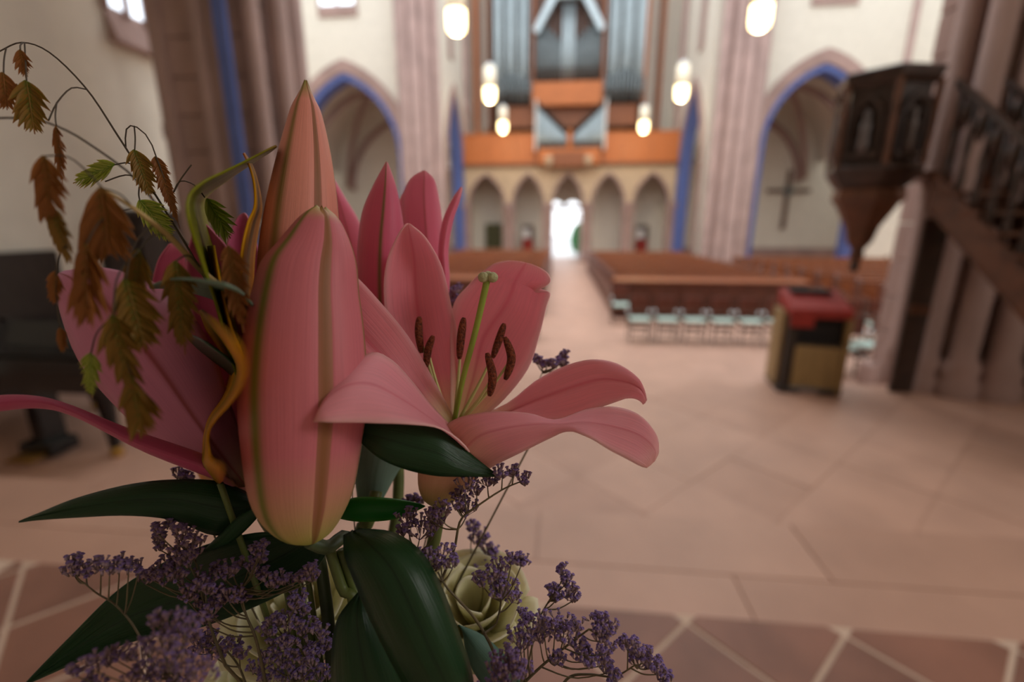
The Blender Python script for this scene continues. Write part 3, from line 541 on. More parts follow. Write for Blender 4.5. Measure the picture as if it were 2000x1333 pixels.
G = dict(
    pet=uvmat('lily_petal_inner', (240, 228, 176), (244, 160, 174), (248, 188, 190), (226, 96, 124), .03, .5, (254, 214, 216), .4, .1, .5, bump=.35, pink=.32),
    petb=uvmat('lily_petal_front', (226, 170, 150), (242, 168, 182), (244, 192, 186), (206, 66, 98), .022, .4, (254, 222, 218), .4, .1, .42, bump=.35, pink=.32),
    back=uvmat('lily_petal_outer', (196, 110, 110), (222, 108, 140), (232, 150, 165), (112, 112, 30), .035, .95, (240, 170, 186), .45, .07, .4, pink=.32),
    back2=uvmat('lily_petal_outer_pale', (214, 130, 140), (236, 132, 162), (240, 164, 180), (190, 96, 90), .025, .75, (246, 190, 200), .45, .06, .45, pink=.32),
    lil=uvmat('lily_petal_lilac', (150, 130, 84), (204, 128, 160), (214, 150, 190), (150, 62, 66), .03, .9, (212, 140, 166), .5, .06, pink=.32),
    deep=uvmat('lily_petal_deep_pink', (160, 120, 84), (196, 84, 124), (232, 150, 176), (180, 70, 100), .03, .4, (226, 130, 160), .5, .07, pink=.32),
    bud=uvmat('bud_outer', (172, 178, 78), (196, 108, 118), (172, 154, 84), (104, 110, 30), .05, .9, None, .5, .08, .08, p1=.32, p2=.84),
    budin=uvmat('bud_inner', (150, 156, 64), (172, 110, 92), (190, 150, 90), (134, 88, 48), .1, .8, None, .5, .08, .15, p1=.2, p2=.85),
    tbud=uvmat('bud_outer_tall', (150, 150, 70), (214, 138, 122), (120, 130, 50), (120, 104, 48), .06, .85, None, .5, .1, .07, p1=.3, p2=.78),
    tube=uvmat('flower_tube', (150, 160, 60), (222, 170, 140), (232, 150, 158), (150, 160, 60), .1, .0, None, .5, .05, .2, p1=.5, p2=.85),
    leaf=uvmat('dark_leaf', (22, 48, 26), (26, 56, 30), (22, 48, 26), (14, 34, 18), .02, .6, None, .34, .12, .06, 40, bump=.3, spec=.25),
    leaf2=uvmat('bright_leaf', (24, 84, 26), (20, 110, 30), (24, 100, 30), (30, 120, 40), .02, .5, (90, 160, 60), .35, .1, .25, 40),
    leaf3=uvmat('dusty_leaf', (96, 124, 108), (120, 146, 132), (100, 128, 110), (90, 120, 100), .03, .5, None, .55, .1, .2, 30),
    leaf4=uvmat('bluegreen_leaf', (52, 84, 70), (74, 104, 92), (60, 96, 80), (60, 90, 70), .04, .5, None, .55, .1, .1, 30),
    grassg=uvmat('grass_blade_green', (84, 110, 20), (128, 128, 28), (130, 96, 40), (150, 150, 50), .08, .5, None, .4, .2, .3, 26, spec=.1),
    grassy=uvmat('grass_blade_ochre', (150, 116, 20), (206, 146, 22), (170, 92, 40), (130, 120, 20), .12, .6, None, .4, .25, .3, 20, spec=.1),
    flob=uvmat('floret_brown', (120, 88, 30), (148, 92, 44), (168, 104, 60), (110, 80, 26), .12, .5, None, .5, .2, .3, 10),
    flog=uvmat('floret_green', (104, 136, 36), (156, 168, 60), (214, 168, 100), (74, 110, 24), .14, .7, (214, 190, 130), .5, .2, .3, 10),
    flom=uvmat('floret_mixed', (96, 104, 30), (140, 104, 40), (164, 96, 52), (86, 92, 24), .14, .6, None, .5, .2, .3, 10),
    sea=uvmat('statice', (108, 88, 72), (160, 138, 150), (122, 100, 172), (120, 100, 130), .1, 0, None, .8, .2, .15, 8, p1=.4, p2=.78, spec=.1),
    sea2=uvmat('statice_dusky', (104, 84, 72), (146, 120, 128), (114, 92, 152), (100, 80, 110), .1, 0, None, .8, .2, .15, 8, p1=.4, p2=.78, spec=.1),
    rose=uvmat('cream_rose', (206, 208, 130), (236, 232, 190), (244, 240, 214), (220, 216, 160), .1, .2, None, .5, .04, .35, 20),
    stem=mat('green_stem', (92, 104, 48), .5, .2, 60), stemd=mat('dark_green_stem', (58, 72, 40), .5, .2, 60), twig=mat('statice_twig', (96, 84, 58), .6, .2, 60), straw=mat('oat_stem', (70, 58, 44), .8, .15, 60), tan=mat('dry_stalk', (176, 146, 92), .6, .15, 60),
    anther=mat('rust_pollen', (158, 74, 36), .9, .3, 900, bump=.8, rgb2=(86, 32, 16)), fil=mat('filament', (196, 196, 128), .5, .05, 60), style=mat('style_green', (142, 160, 60), .4, .1, 60), stig=mat('stigma', (176, 172, 128), .6, .12, 500, bump=.3))
VASE = (Wp(650, 1600, .27), Wp(700, 1640, .27), Wp(600, 1640, .27))
def stem_to_vase(parent, start, r, k=0, m='stem', name='stem', via=()):
    end = Wp(610+(k*37) % 90, 1620, .262+((k*13) % 7)*.004); pts = [start]+[Wp(*v) for v in via]+[end]
    if len(pts) == 2: pts.insert(1, start.lerp(end, .5)+_F*.004)
    P = cr([tuple(p) for p in pts], 18); return obj(name, MB().tube(P, r, 8), G[m], parent, smooth=True)
T = .0009*FS
def petal(parent, rows, m, name='tepal', **k): return obj(name, petal_mb(rows, **k), G[m], parent, smooth=True, solid=T)
def strip(parent, pts, m, name='leaf', nl=26, tilt=0, cup=.004):
    """blade from a centre line of (x, y, d, half width px)"""
    rows = []
    for i, (x, y, d, h) in enumerate(pts):
        a, b = pts[max(i-1, 0)], pts[min(i+1, len(pts)-1)]; tx, ty = b[0]-a[0], b[1]-a[1]; l = math.hypot(tx, ty) or 1
        nx, ny = -ty/l*h, tx/l*h; rows.append(((x-nx, y-ny, d-tilt*h/100), (x, y, d+cup*min(1, h/20)), (x+nx, y+ny, d+tilt*h/100)))
    return obj(name, petal_mb(rows, nl, 9), G[m], parent, smooth=True, solid=T)
LY = lambda x, y, d: tuple(Wp(x, y, d))

# ---------------------------------------------------------------- open lily
lily = thing('open_lily', 'open pink lily with rust-brown anthers and pale green pistil', 'lily', LY(858, 990, .28))
e1 = lambda *a: a
petal(lily, [((868,832,.292),(880,830,.297),(893,828,.294)), ((800,740,.297),(850,735,.308),(902,740,.303)), ((760,650,.296),(822,640,.312),(892,645,.306)), ((750,578,.291),(812,572,.306),(880,592,.304)), ((757,508,.286),(808,505,.299),(862,520,.299)), ((776,462,.282),(800,456,.288),(832,466,.288)), ((791,441,.28),(797,437,.281),(804,441,.281))], 'pet', ruffle=.001, crease=.002, seed=1)
petal(lily, [((880,825,.291),(897,826,.297),(915,830,.291)), ((880,730,.302),(925,735,.309),(972,792,.292)), ((880,645,.306),(945,660,.313),(1030,722,.292)), ((888,592,.306),(985,600,.312),(1053,655,.292)), ((912,560,.304),(1000,570,.308),(1066,600,.291)), ((925,547,.302),(1004,556,.305),(1073,572,.29)), ((933,540,.301),(1007,549,.304),(1046,570,.292)), ((941,533,.300),(1010,542,.302),(1073,553,.288)), ((965,516,.294),(1022,522,.293),(1070,536,.285)), ((992,510,.29),(1027,514,.288),(1058,526,.285))], 'pet', nl=46, ruffle=.0015, crease=.002, seed=2)
petal(lily, [((885,815,.287),(875,837,.282),(865,852,.274)), ((850,748,.282),(815,780,.272),(795,806,.26)), ((800,662,.28),(760,712,.268),(735,765,.257)), ((742,590,.279),(702,650,.27),(675,725,.26)), ((690,536,.279),(652,590,.274),(636,660,.267)), ((650,520,.28),(632,550,.277),(622,580,.275)), ((622,522,.281),(620,524,.281),(618,527,.281))], 'pet', crease=.002, seed=3)
petal(lily, [((885,838,.272),(905,872,.263),(926,912,.262)), ((872,824,.268),(885,852,.252),(912,876,.247)), ((838,788,.264),(840,818,.243),(862,838,.236)), ((797,738,.259),(780,778,.236),(795,828,.224)), ((762,702,.252),(728,752,.228),(728,827,.216)), ((725,690,.244),(685,752,.220),(672,826,.210)), ((672,722,.232),(648,772,.214),(638,825,.207)), ((640,768,.218),(626,800,.209),(622,824,.207)), ((616,820,.208),(614,822,.208),(614,824,.208))], 'petb', ruffle=.0008, crease=-.001, seed=4)
petal(lily, [((900,822,.291),(915,832,.286),(930,838,.281)), ((985,792,.296),(985,810,.289),(985,818,.281)), ((1050,743,.296),(1050,782,.286),(1060,824,.273)), ((1110,713,.293),(1120,757,.281),(1120,818,.269)), ((1160,703,.286),(1175,742,.275),(1170,797,.266)), ((1207,712,.278),(1222,747,.267),(1213,781,.263)), ((1242,736,.269),(1248,758,.262),(1236,778,.263)), ((1256,758,.264),(1258,772,.262),(1250,783,.266)), ((1262,780,.266),(1261,785,.266),(1256,790,.268))], 'pet', ruffle=.0012, crease=.003, seed=5)
petal(lily, [((868,834,.262),(905,882,.251),(952,917,.263)), ((898,817,.262),(935,852,.248),(985,899,.259)), ((958,806,.262),(990,836,.248),(1030,877,.255)), ((1030,808,.262),(1050,829,.25),(1075,856,.253)), ((1086,821,.26),(1096,829,.252),(1110,843,.25)), ((1148,801,.263),(1145,826,.253),(1152,855,.244)), ((1205,796,.263),(1205,836,.251),(1192,880,.240)), ((1250,813,.259),(1250,852,.249),(1228,899,.240)), ((1281,850,.253),(1277,878,.246),(1250,911,.242)), ((1286,884,.248),(1276,903,.244),(1262,914,.243))], 'petb', nl=40, ruffle=.001, crease=-.0012, seed=6)
def px_lathe(prof, seg=16, fl=1.0):
    """body of revolution about a line of (x, y, d, radius px)"""
    rows = []
    for x, y, d, r in prof:
        c = Wp(x, y, d); rr = r*d*FS/FPX; rows.append([c+_R*(rr*math.cos(2*PI*k/seg))+_F*(rr*fl*math.sin(2*PI*k/seg)) for k in range(seg)])
    return MB().grid(rows, True)
obj('flower_tube', px_lathe(cr([(858,990,.28,10), (860,975,.279,32), (868,950,.276,50), (878,925,.274,62), (888,900,.274,70), (890,870,.276,66), (886,845,.28,40)], 16)), G['tube'], lily, smooth=True)
def anther(parent, pts, base, fr=4):
    P = cr(pts, 12); f0 = pts[len(pts)//2] if len(pts) > 2 else tuple((a+b)/2 for a, b in zip(pts[0], pts[-1])); mid = Wp(*f0); b = Wp(*base)
    bow = b.lerp(mid, .6)+_U*-.002
    f = obj('filament', MB().tube(cr([tuple(b), tuple(bow), tuple(mid)], 9), [fr*.28*FS/FPX*(1-.5*i/8) for i in range(9)], 8), G['fil'], parent, smooth=True)
    r = [8.2*.28*FS/FPX*(max(.12, math.sin(PI*min(1, (i+.4)/11.8)))**.42) for i in range(12)]
    obj('anther', MB().tube([Wp(*p) for p in P], r, 10), G['anther'], f, smooth=True)
anther(lily, [(819,619,.291), (818,650,.29), (823,690,.289)], (876,822,.294)); anther(lily, [(846,656,.289), (836,685,.288), (832,718,.288)], (878,822,.292))
anther(lily, [(906,621,.280), (901,655,.279), (897,702,.279)], (888,820,.288)); anther(lily, [(985,632,.288), (975,663,.288), (962,700,.288)], (896,822,.292))
anther(lily, [(986,659,.268), (999,700,.266), (987,742,.267)], (898,824,.285)); anther(lily, [(951,690,.264), (962,735,.262), (956,774,.263)], (895,826,.283))
sty = obj('style', MB().tube(cr([LY(886,830,.288), LY(903,745,.278), LY(928,650,.27), LY(946,572,.265), LY(951,548,.264)], 16), [5.2*.27*FS/FPX*(1+.35*(i/15)) for i in range(16)], 10), G['style'], lily, smooth=True)
for dx, dy, dd in ((-9, -1, -.001), (9, -1, -.0005), (0, -3, .003)):
    c = Wp(953+dx, 543+dy, .263+dd); r = 11*.264*FS/FPX
    obj('stigma', MB().grid([[c+Vector((math.sin(a)*math.cos(b), math.sin(a)*math.sin(b), math.cos(a)*.95))*r for b in [2*PI*k/12 for k in range(12)]] for a in [.05+PI*.97*i/8 for i in range(9)]], True), G['stig'], sty, smooth=True)
stem_to_vase(lily, Wp(858, 985, .28), .0030, 1, via=[(842, 1080, .29), (790, 1250, .285)])

# ---------------------------------------------------------------- lily seen from behind
bl = thing('open_lily', 'deep pink open lily with green ribs seen behind the anthers', 'lily', LY(770, 760, .335))
petal(bl, [((720,720,.33),(750,740,.32),(780,720,.33)), ((692,620,.32),(745,630,.303),(800,620,.32)), ((697,540,.316),(742,545,.30),(796,540,.316)), ((700,470,.313),(744,470,.299),(791,470,.313)), ((709,412,.31),(749,412,.30),(783,412,.31)), ((730,362,.308),(753,360,.302),(772,362,.308)), ((752,322,.306),(755,317,.306),(758,322,.306))], 'back', crease=-.001)
petal(bl, [((790,700,.345),(820,720,.34),(840,700,.345)), ((802,600,.342),(840,600,.336),(874,600,.342)), ((792,500,.342),(836,500,.336),(868,510,.342)), ((787,425,.342),(830,420,.337),(863,432,.342)), ((787,382,.342),(828,378,.338),(857,388,.342)), ((802,350,.341),(829,348,.339),(849,354,.341)), ((822,336,.34),(829,334,.34),(836,338,.34))], 'back2', crease=-.001)
petal(bl, [((840,690,.33),(845,695,.325),(850,690,.33)), ((860,570,.33),(868,570,.322),(876,572,.33)), ((857,490,.33),(866,490,.322),(875,492,.33)), ((866,430,.33),(875,432,.324),(884,434,.33)), ((884,390,.33),(890,393,.326),(896,396,.33)), ((899,368,.33),(901,366,.33),(903,369,.33))], 'back2')
petal(bl, [((690,740,.36),(720,745,.355),(745,740,.36)), ((665,620,.36),(700,620,.35),(740,620,.36)), ((648,490,.36),(690,505,.35),(724,518,.36)), ((642,410,.36),(672,425,.352),(704,440,.36)), ((640,362,.36),(655,372,.355),(672,384,.36)), ((640,340,.36),(644,338,.36),(648,343,.36))], 'back2')
petal(bl, [((770,700,.36),(790,710,.357),(810,700,.36)), ((760,560,.36),(800,560,.355),(840,560,.36)), ((768,450,.36),(795,450,.356),(822,450,.36)), ((780,395,.36),(793,392,.358),(806,395,.36)), ((790,374,.36),(792,372,.36),(794,374,.36))], 'back2')
obj('flower_tube', px_lathe(cr([(775,850,.335,8), (772,820,.335,22), (768,770,.335,40), (768,715,.336,52)], 10)), G['tube'], bl, smooth=True)
stem_to_vase(bl, Wp(775, 848, .335), .003, 2, via=[(775, 1000, .33), (720, 1300, .30)])

# ---------------------------------------------------------------- buds
def bud(label, prof, ribs, mo, mi, k, via, rscale=1.0):
    b = thing('lily_bud', label, 'lily bud', LY(*prof[-1][:3])); P = cr(prof, 44); n = len(P)
    def tepal(ang, half, rad, bump, m, name):
        rows = []
        for i in range(n-1, -1, -1):
            x, y, d, r = P[i]; c = Wp(x, y, d); v = 1-i/(n-1); row = []
            for j in range(17):
                u = j/16*2-1; a = R(ang+u*half)
                rr = max(r, .5)*d*FS/FPX*rad*(1+bump*math.exp(-u*u*14)-.055*abs(u)**4)
                row.append(c+_R*(rr*math.sin(a))-_F*(rr*rscale*math.cos(a))+_U*(.0025*FS*(1-abs(u))*max(0, v-.9)*10))
            rows.append(row)
        return obj(name, MB().grid(rows), G[m], b, smooth=True, solid=T*.6)
    for a in ribs: tepal(a, 57.5, 1.0, .05, mo, 'outer_tepal')
    for a in ribs: tepal(a+60, 30, .95, .02, mi, 'inner_tepal')
    stem_to_vase(b, Wp(*prof[-1][:3]), .0027, k, 'stemd', via=via); return b
fb = bud('fat closed pink lily bud overlapping the open lily petal', [(625,413,.241,9), (624,424,.241,30), (622,440,.24,43), (615,480,.239,65), (604,520,.238,84), (598,570,.237,93), (595,640,.236,104), (593,730,.235,112), (593,800,.235,112), (591,880,.235,104), (590,960,.236,91), (592,1010,.237,70), (598,1042,.238,44), (604,1058,.239,16)], (-16, 104, 224), 'bud', 'budin', 3, [(640, 1070, .246), (678, 1050, .258), (705, 1110, .278), (700, 1300, .282)])
tb = bud('tall slender closed lily bud with a green tip', [(597,165,.272,2), (597,178,.272,9), (597,195,.272,17), (597,222,.272,28), (595,290,.272,44), (592,350,.272,55), (588,420,.273,65), (583,500,.274,71), (580,580,.275,69), (580,680,.277,53), (582,750,.278,24), (584,775,.278,8)], (-8, 112, 232), 'tbud', 'budin', 4, [(590, 900, .285), (640, 1200, .28)])

# ---------------------------------------------------------------- lily at the left
ll = thing('open_lily', 'drooping lilac-pink open lily behind the oat spikelets', 'lily', LY(495, 965, .285))
petal(ll, [((470,957,.284),(484,948,.279),(497,930,.284)), ((350,902,.278),(402,842,.27),(452,800,.29)), ((238,808,.28),(305,705,.272),(404,660,.302)), ((150,692,.288),(225,610,.282),(322,565,.312)), ((106,572,.30),(150,550,.298),(210,525,.315)), ((112,538,.31),(118,534,.31),(126,530,.312))], 'lil', ruffle=.001, crease=-.002, seed=8)
petal(ll, [((455,930,.292),(480,930,.296),(503,920,.292)), ((405,760,.30),(450,760,.312),(496,760,.303)), ((372,610,.305),(425,600,.32),(484,610,.312)), ((365,510,.308),(405,500,.318),(455,505,.315)), ((378,455,.31),(396,450,.314),(420,456,.314)), ((390,436,.312),(394,432,.313),(399,436,.313))], 'deep', crease=.002)
petal(ll, [((478,900,.30),(500,900,.305),(520,900,.30)), ((462,700,.312),(495,700,.32),(530,700,.312)), ((440,570,.318),(478,560,.326),(520,560,.32)), ((444,480,.32),(472,475,.326),(502,480,.322)), ((460,432,.322),(474,428,.324),(488,434,.323)), ((474,418,.323),(477,416,.323),(481,419,.323))], 'deep')
petal(ll, [((450,900,.315),(460,900,.318),(470,895,.315)), ((370,720,.325),(400,700,.33),(430,700,.325)), ((300,600,.33),(335,570,.335),(375,570,.33)), ((305,520,.332),(330,505,.335),(360,500,.332)), ((330,478,.334),(338,474,.335),(346,478,.334))], 'deep')
petal(ll, [((436,918,.272),(450,935,.268),(470,958,.275)), ((400,890,.262),(410,915,.256),(425,938,.262)), ((250,838,.25),(265,862,.244),(282,882,.25)), ((130,790,.244),(140,802,.238),(152,816,.244)), ((60,774,.24),(68,784,.235),(78,797,.24)), ((-20,776,.236),(-15,790,.231),(-12,804,.236)), ((-110,800,.23),(-108,808,.228),(-106,818,.23)), ((-170,835,.228),(-168,838,.228),(-168,842,.228))], 'deep', crease=-.0015)
obj('flower_tube', px_lathe(cr([(515,1010,.287,6), (508,995,.287,20), (497,970,.286,34), (485,940,.285,42)], 8)), G['tube'], ll, smooth=True)
stem_to_vase(ll, Wp(515, 1008, .287), .003, 5, via=[(560, 1100, .29), (620, 1350, .28)])

# ---------------------------------------------------------------- foliage (leaves belong to the stalk they grow on)
def leaf(parent, rows, m='leaf', **k): return petal(parent, rows, m, 'leaf', nu=11, **k)
leaf(ll, [((500,972,.275),(505,990,.268),(500,1010,.27)), ((430,942,.266),(435,995,.258),(425,1046,.258)), ((340,938,.258),(342,978,.25),(338,1016,.25)), ((250,948,.25),(250,980,.243),(248,1007,.243)), ((150,974,.244),(150,994,.24),(150,1011,.24)), ((75,1004,.241),(75,1010,.239),(75,1016,.239)), ((38,1019,.239),(38,1020,.239),(38,1021,.239))], crease=.002)
leaf(fb, [((560,1046,.262),(600,1058,.262),(640,1078,.262)), ((500,1042,.262),(545,1090,.268),(600,1130,.262)), ((400,1066,.262),(450,1135,.27),(510,1180,.262)), ((300,1110,.262),(330,1180,.27),(385,1228,.262)), ((225,1158,.26),(245,1210,.266),(272,1250,.26)), ((140,1242,.256),(148,1268,.26),(160,1290,.256)), ((50,1334,.252),(51,1336,.252),(52,1338,.252))], crease=.002)
leaf(fb, [((672,1046,.246),(686,1040,.243),(702,1034,.246)), ((674,1085,.236),(718,1066,.228),(770,1042,.24)), ((694,1140,.23),(760,1110,.22),(825,1082,.236)), ((728,1220,.226),(800,1185,.216),(864,1152,.232)), ((768,1300,.224),(840,1275,.214),(896,1238,.23)), ((815,1380,.224),(875,1350,.216),(922,1320,.228)), ((870,1450,.226),(900,1430,.222),(926,1405,.228)), ((912,1500,.23),(914,1500,.23),(916,1500,.23))], crease=.0025)
leaf(tb, [((698,1160,.247),(703,1157,.246),(708,1160,.247)), ((658,1215,.243),(695,1210,.237),(734,1205,.246)), ((648,1300,.24),(705,1290,.233),(770,1285,.246)), ((655,1390,.24),(725,1380,.234),(800,1365,.246)), ((690,1480,.242),(750,1470,.238),(810,1450,.246)), ((760,1560,.245),(762,1560,.245),(764,1560,.245))], crease=.0025)
leaf(lily, [((704,826,.243),(702,845,.242),(703,862,.241)), ((740,812,.243),(742,855,.236),(742,895,.238)), ((800,812,.243),(795,870,.236),(793,917,.238)), ((862,835,.246),(852,885,.238),(850,929,.241)), ((915,884,.25),(905,912,.244),(905,931,.245)), ((972,929,.252),(973,930,.252),(972,931,.252))], crease=.001)
leaf(fb, [((664,982,.272),(660,996,.27),(658,1012,.27)), ((700,972,.274),(700,996,.27),(700,1019,.27)), ((760,974,.278),(760,996,.274),(760,1016,.274)), ((800,980,.28),(800,992,.278),(800,1004,.278)), ((830,988,.282),(830,989,.282),(830,990,.282))], 'leaf2')
leaf(tb, [((700,985,.315),(725,990,.312),(745,980,.315)), ((693,920,.318),(735,920,.312),(775,925,.318)), ((697,875,.32),(745,880,.315),(795,895,.32)), ((730,850,.322),(755,855,.32),(785,865,.322)), ((765,832,.324),(767,831,.324),(769,833,.324))], 'leaf3')
leaf(fb, [((895,1222,.276),(900,1226,.275),(905,1232,.276)), ((945,1244,.276),(930,1270,.27),(915,1290,.274)), ((1000,1298,.278),(975,1325,.272),(950,1350,.276)), ((1040,1370,.28),(1015,1385,.276),(985,1400,.278)), ((1060,1440,.28),(1058,1442,.28),(1056,1444,.28))], 'leaf4')
leaf(ll, [((512,985,.255),(514,990,.254),(516,996,.255)), ((470,1008,.253),(468,1020,.25),(475,1040,.253)), ((430,1045,.252),(432,1055,.25),(440,1065,.252)), ((398,1077,.252),(399,1078,.252),(400,1079,.252))])

# ---------------------------------------------------------------- oat grass
def floret_mesh(m):
    rows = []
    for i in range(6):
        v = i/5; w_ = (.13*math.sin(PI*min(1, v*.85+.12))**.8)*(1-v**4)+.004; rows.append([(-w_, v, -.03*math.sin(PI*v)), (0, v, .07*math.sin(PI*v)), (w_, v, -.03*math.sin(PI*v))])
    me = MB().grid(rows).mesh('floret')
    for p in me.polygons: p.use_smooth = True
    me.materials.append(G[m]); return me
FM = {m: floret_mesh(m) for m in ('flob', 'flog', 'flom')}
def spikelet(parent, x0, y0, x1, y1, wpx, d, m, bend=0, fan=1.0, pairs=None):
    P0, P1 = Wp(x0, y0, d), Wp(x1, y1, d); ax = P1-P0; Ls = ax.length; t = ax.normalized()
    tw = random.uniform(-.45, .45); sd = (t.cross(_F)).normalized(); nr = sd.cross(t).normalized(); sd, nr = sd*math.cos(tw)+nr*math.sin(tw), nr*math.cos(tw)-sd*math.sin(tw)
    wd = wpx*d*FS/FPX; mid = P0.lerp(P1, .5)+sd*(bend*wd)
    P = [Vector(p) for p in cr([tuple(P0), tuple(mid), tuple(P1)], 9)]
    s = obj('spikelet', MB().tube(P, [wd*.022]*9, 5), G[m], parent, smooth=True); org = WO[s]
    n = pairs or max(6, int(Ls/(wd*.2)))
    for k in range(n):
        for sg in (-1, 1):
            v = (k+(.5 if sg > 0 else 0))/n*.86; q = v*8; i = min(int(q), 7); c = P[i].lerp(P[i+1], q-i); tt = (P[i+1]-P[i]).normalized()
            env = math.sin(PI*min(1, v*.8+.3))**.7; a = R(random.uniform(30, 44)*fan*(1-v*.5))*sg
            dr = (tt*math.cos(a)+sd*math.sin(a)+nr*random.uniform(-.12, .12)).normalized(); ln = wd*1.0*env*random.uniform(.85, 1.15)
            z = (nr+sd*sg*.35); z = (z-dr*z.dot(dr)).normalized(); xx = dr.cross(z)
            o = bpy.data.objects.new('floret', FM[m]); COL.objects.link(o); o.parent = s
            mt = Matrix((xx, dr, z)).transposed().to_4x4(); mt.translation = c-org; o.matrix_local = mt @ Matrix.Diagonal((ln, ln, ln, 1))
    return s
def pedicel(parent, pts, r=1.3, m='straw'):
    d = pts[0][2]; obj('pedicel', MB().tube(cr([LY(*p) for p in pts], 10), r*d*FS/FPX, 5), G[m], parent, smooth=True)
o1 = thing('oat_grass', 'arching oat grass stalk reaching over the left edge, sharp nodding spikelets', 'oat grass', LY(560, 1000, .28))
obj('stem', MB().tube(cr([LY(-40,125,.246), LY(0,100,.25), LY(45,83,.252), LY(100,105,.256), LY(170,175,.258), LY(230,265,.26), LY(300,375,.262), LY(370,490,.266), LY(430,600,.272), LY(480,700,.285), LY(540,900,.30), LY(600,1200,.29), LY(640,1620,.27)], 50), [(.9+1.8*i/49)*.26*FS/FPX*1.1 for i in range(50)], 6), G['straw'], o1, smooth=True)
for a in [(40,97,50,152,26,.24,'flob'), (52,158,68,262,52,.235,'flom'), (6,142,14,215,44,.235,'flob'), (34,165,8,200,30,.24,'flob'), (263,293,297,388,36,.258,'flom'), (304,306,352,448,24,.262,'flob'), (224,322,143,358,44,.255,'flog'), (405,388,450,466,52,.262,'flog'), (273,391,338,470,48,.258,'flog'), (110,246,123,364,30,.225,'flob')]: spikelet(o1, *a)
for p in [[(12,94,.25),(8,115,.245),(7,142,.236)], [(45,83,.252),(40,88,.246),(40,97,.24)], [(170,175,.258),(140,172,.25),(112,200,.24),(95,235,.235)], [(246,290,.261),(246,255,.26),(262,246,.26),(290,270,.261),(310,320,.262),(340,400,.263)], [(262,246,.26),(264,270,.26),(263,293,.258)], [(285,350,.262),(255,320,.26),(224,322,.255)], [(290,360,.262),(250,342,.26),(205,355,.255)], [(340,375,.263),(352,352,.263),(374,322,.263)], [(338,378,.263),(352,354,.263),(380,362,.262),(400,386,.262)], [(272,365,.262),(271,380,.26),(273,391,.258)], [(48,83,.252),(50,120,.24),(52,158,.236)], [(111,200,.235),(108,225,.23),(110,246,.226)]]: pedicel(o1, p)
o2 = thing('oat_grass', 'thick tan oat grass stalk with large blurred russet spikelets', 'oat grass', LY(560, 900, .22))
obj('stem', MB().tube(cr([LY(205,372,.186), LY(262,408,.19), LY(330,462,.2), LY(400,535,.214), LY(450,580,.23), LY(500,680,.262), LY(560,900,.285), LY(620,1250,.285), LY(640,1620,.268)], 40), [(2.5+4*min(1, i/14))*.2*FS/FPX for i in range(40)], 8), G['tan'], o2, smooth=True)
for a in [(200,368,214,498,108,.182,'flob'), (168,478,172,634,98,.176,'flob'), (86,305,102,425,76,.186,'flob'), (100,400,140,515,60,.188,'flom'), (272,488,262,585,70,.192,'flom'), (246,546,286,690,74,.186,'flom'), (222,616,258,762,78,.18,'flom'), (258,735,284,852,76,.18,'flom'), (344,510,362,694,62,.198,'flom'), (447,480,476,650,50,.196,'flob'), (178,690,180,778,30,.196,'flog'), (110,530,104,596,30,.2,'flob'), (118,640,124,690,22,.2,'flob')]: spikelet(o2, *a)
for p in [[(262,408,.19),(235,380,.186),(200,368,.182)], [(262,408,.19),(200,430,.182),(168,478,.177)], [(330,462,.2),(300,460,.196),(272,488,.192)], [(300,440,.196),(260,480,.19),(246,546,.186)], [(400,535,.214),(370,500,.204),(344,510,.198)], [(450,580,.23),(450,520,.21),(447,480,.197)], [(272,488,.192),(230,540,.185),(222,616,.181)], [(222,616,.181),(240,680,.181),(258,735,.18)], [(205,372,.186),(140,310,.187),(86,305,.187)], [(110,340,.187),(100,370,.188),(100,400,.188)], [(222,616,.181),(190,650,.19),(178,690,.196)], [(130,480,.186),(115,500,.195),(110,530,.2),(112,600,.2),(118,640,.2)]]: pedicel(o2, p, 1.6)
o3 = thing('oat_grass', 'thin blurred oat grass stem crossing behind the arching stalk', 'oat grass', LY(420, 560, .36))
obj('stem', MB().tube(cr([LY(-40,232,.38), LY(60,232,.38), LY(130,255,.375), LY(190,292,.37), LY(232,322,.365), LY(262,348,.36), LY(330,430,.36), LY(420,560,.35), LY(520,800,.34), LY(600,1200,.31), LY(640,1620,.272)], 36), 2.2*.36*FS/FPX, 6), G['straw'], o3, smooth=True)
# blades
gb = thing('grass_blade', 'yellow-green grass blade folding towards the tall bud', 'grass blade', LY(470, 800, .28))
strip(gb, [(520,900,.29,6), (470,720,.28,12), (440,600,.272,16), (404,490,.266,17), (384,420,.262,18), (384,388,.26,16), (404,366,.258,13), (440,344,.256,9), (488,316,.255,5), (526,294,.254,3), (540,285,.254,1)], 'grassg', 'blade', 44, .4)
stem_to_vase(gb, Wp(520, 900, .29), .0012, 6)
gb = thing('grass_blade', 'upright ochre grass blade with twisted tip', 'grass blade', LY(480, 800, .28))
strip(gb, [(500,860,.285,5), (488,700,.277,10), (482,580,.27,13), (484,500,.266,13), (494,440,.264,11), (504,404,.263,7), (500,360,.262,4), (490,325,.261,3), (476,299,.26,1)], 'grassy', 'blade', 40, .3)
stem_to_vase(gb, Wp(500, 860, .285), .0012, 7)
gb = thing('grass_blade', 'withered ochre leaf curling down before the lilac lily', 'grass blade', LY(440, 760, .24))
strip(gb, [(392,606,.236,2), (415,640,.234,13), (442,678,.232,20), (462,715,.232,17), (458,750,.234,14), (440,785,.236,9), (416,815,.238,7), (404,845,.24,4), (401,880,.244,7), (398,905,.246,16), (415,930,.25,22), (430,945,.252,6)], 'grassy', 'blade', 50, .6)
strip(gb, [(412,480,.246,6), (420,540,.244,8), (432,600,.242,9), (446,650,.24,9), (466,700,.24,10), (480,780,.25,6)], 'grassy', 'blade', 30, .3)
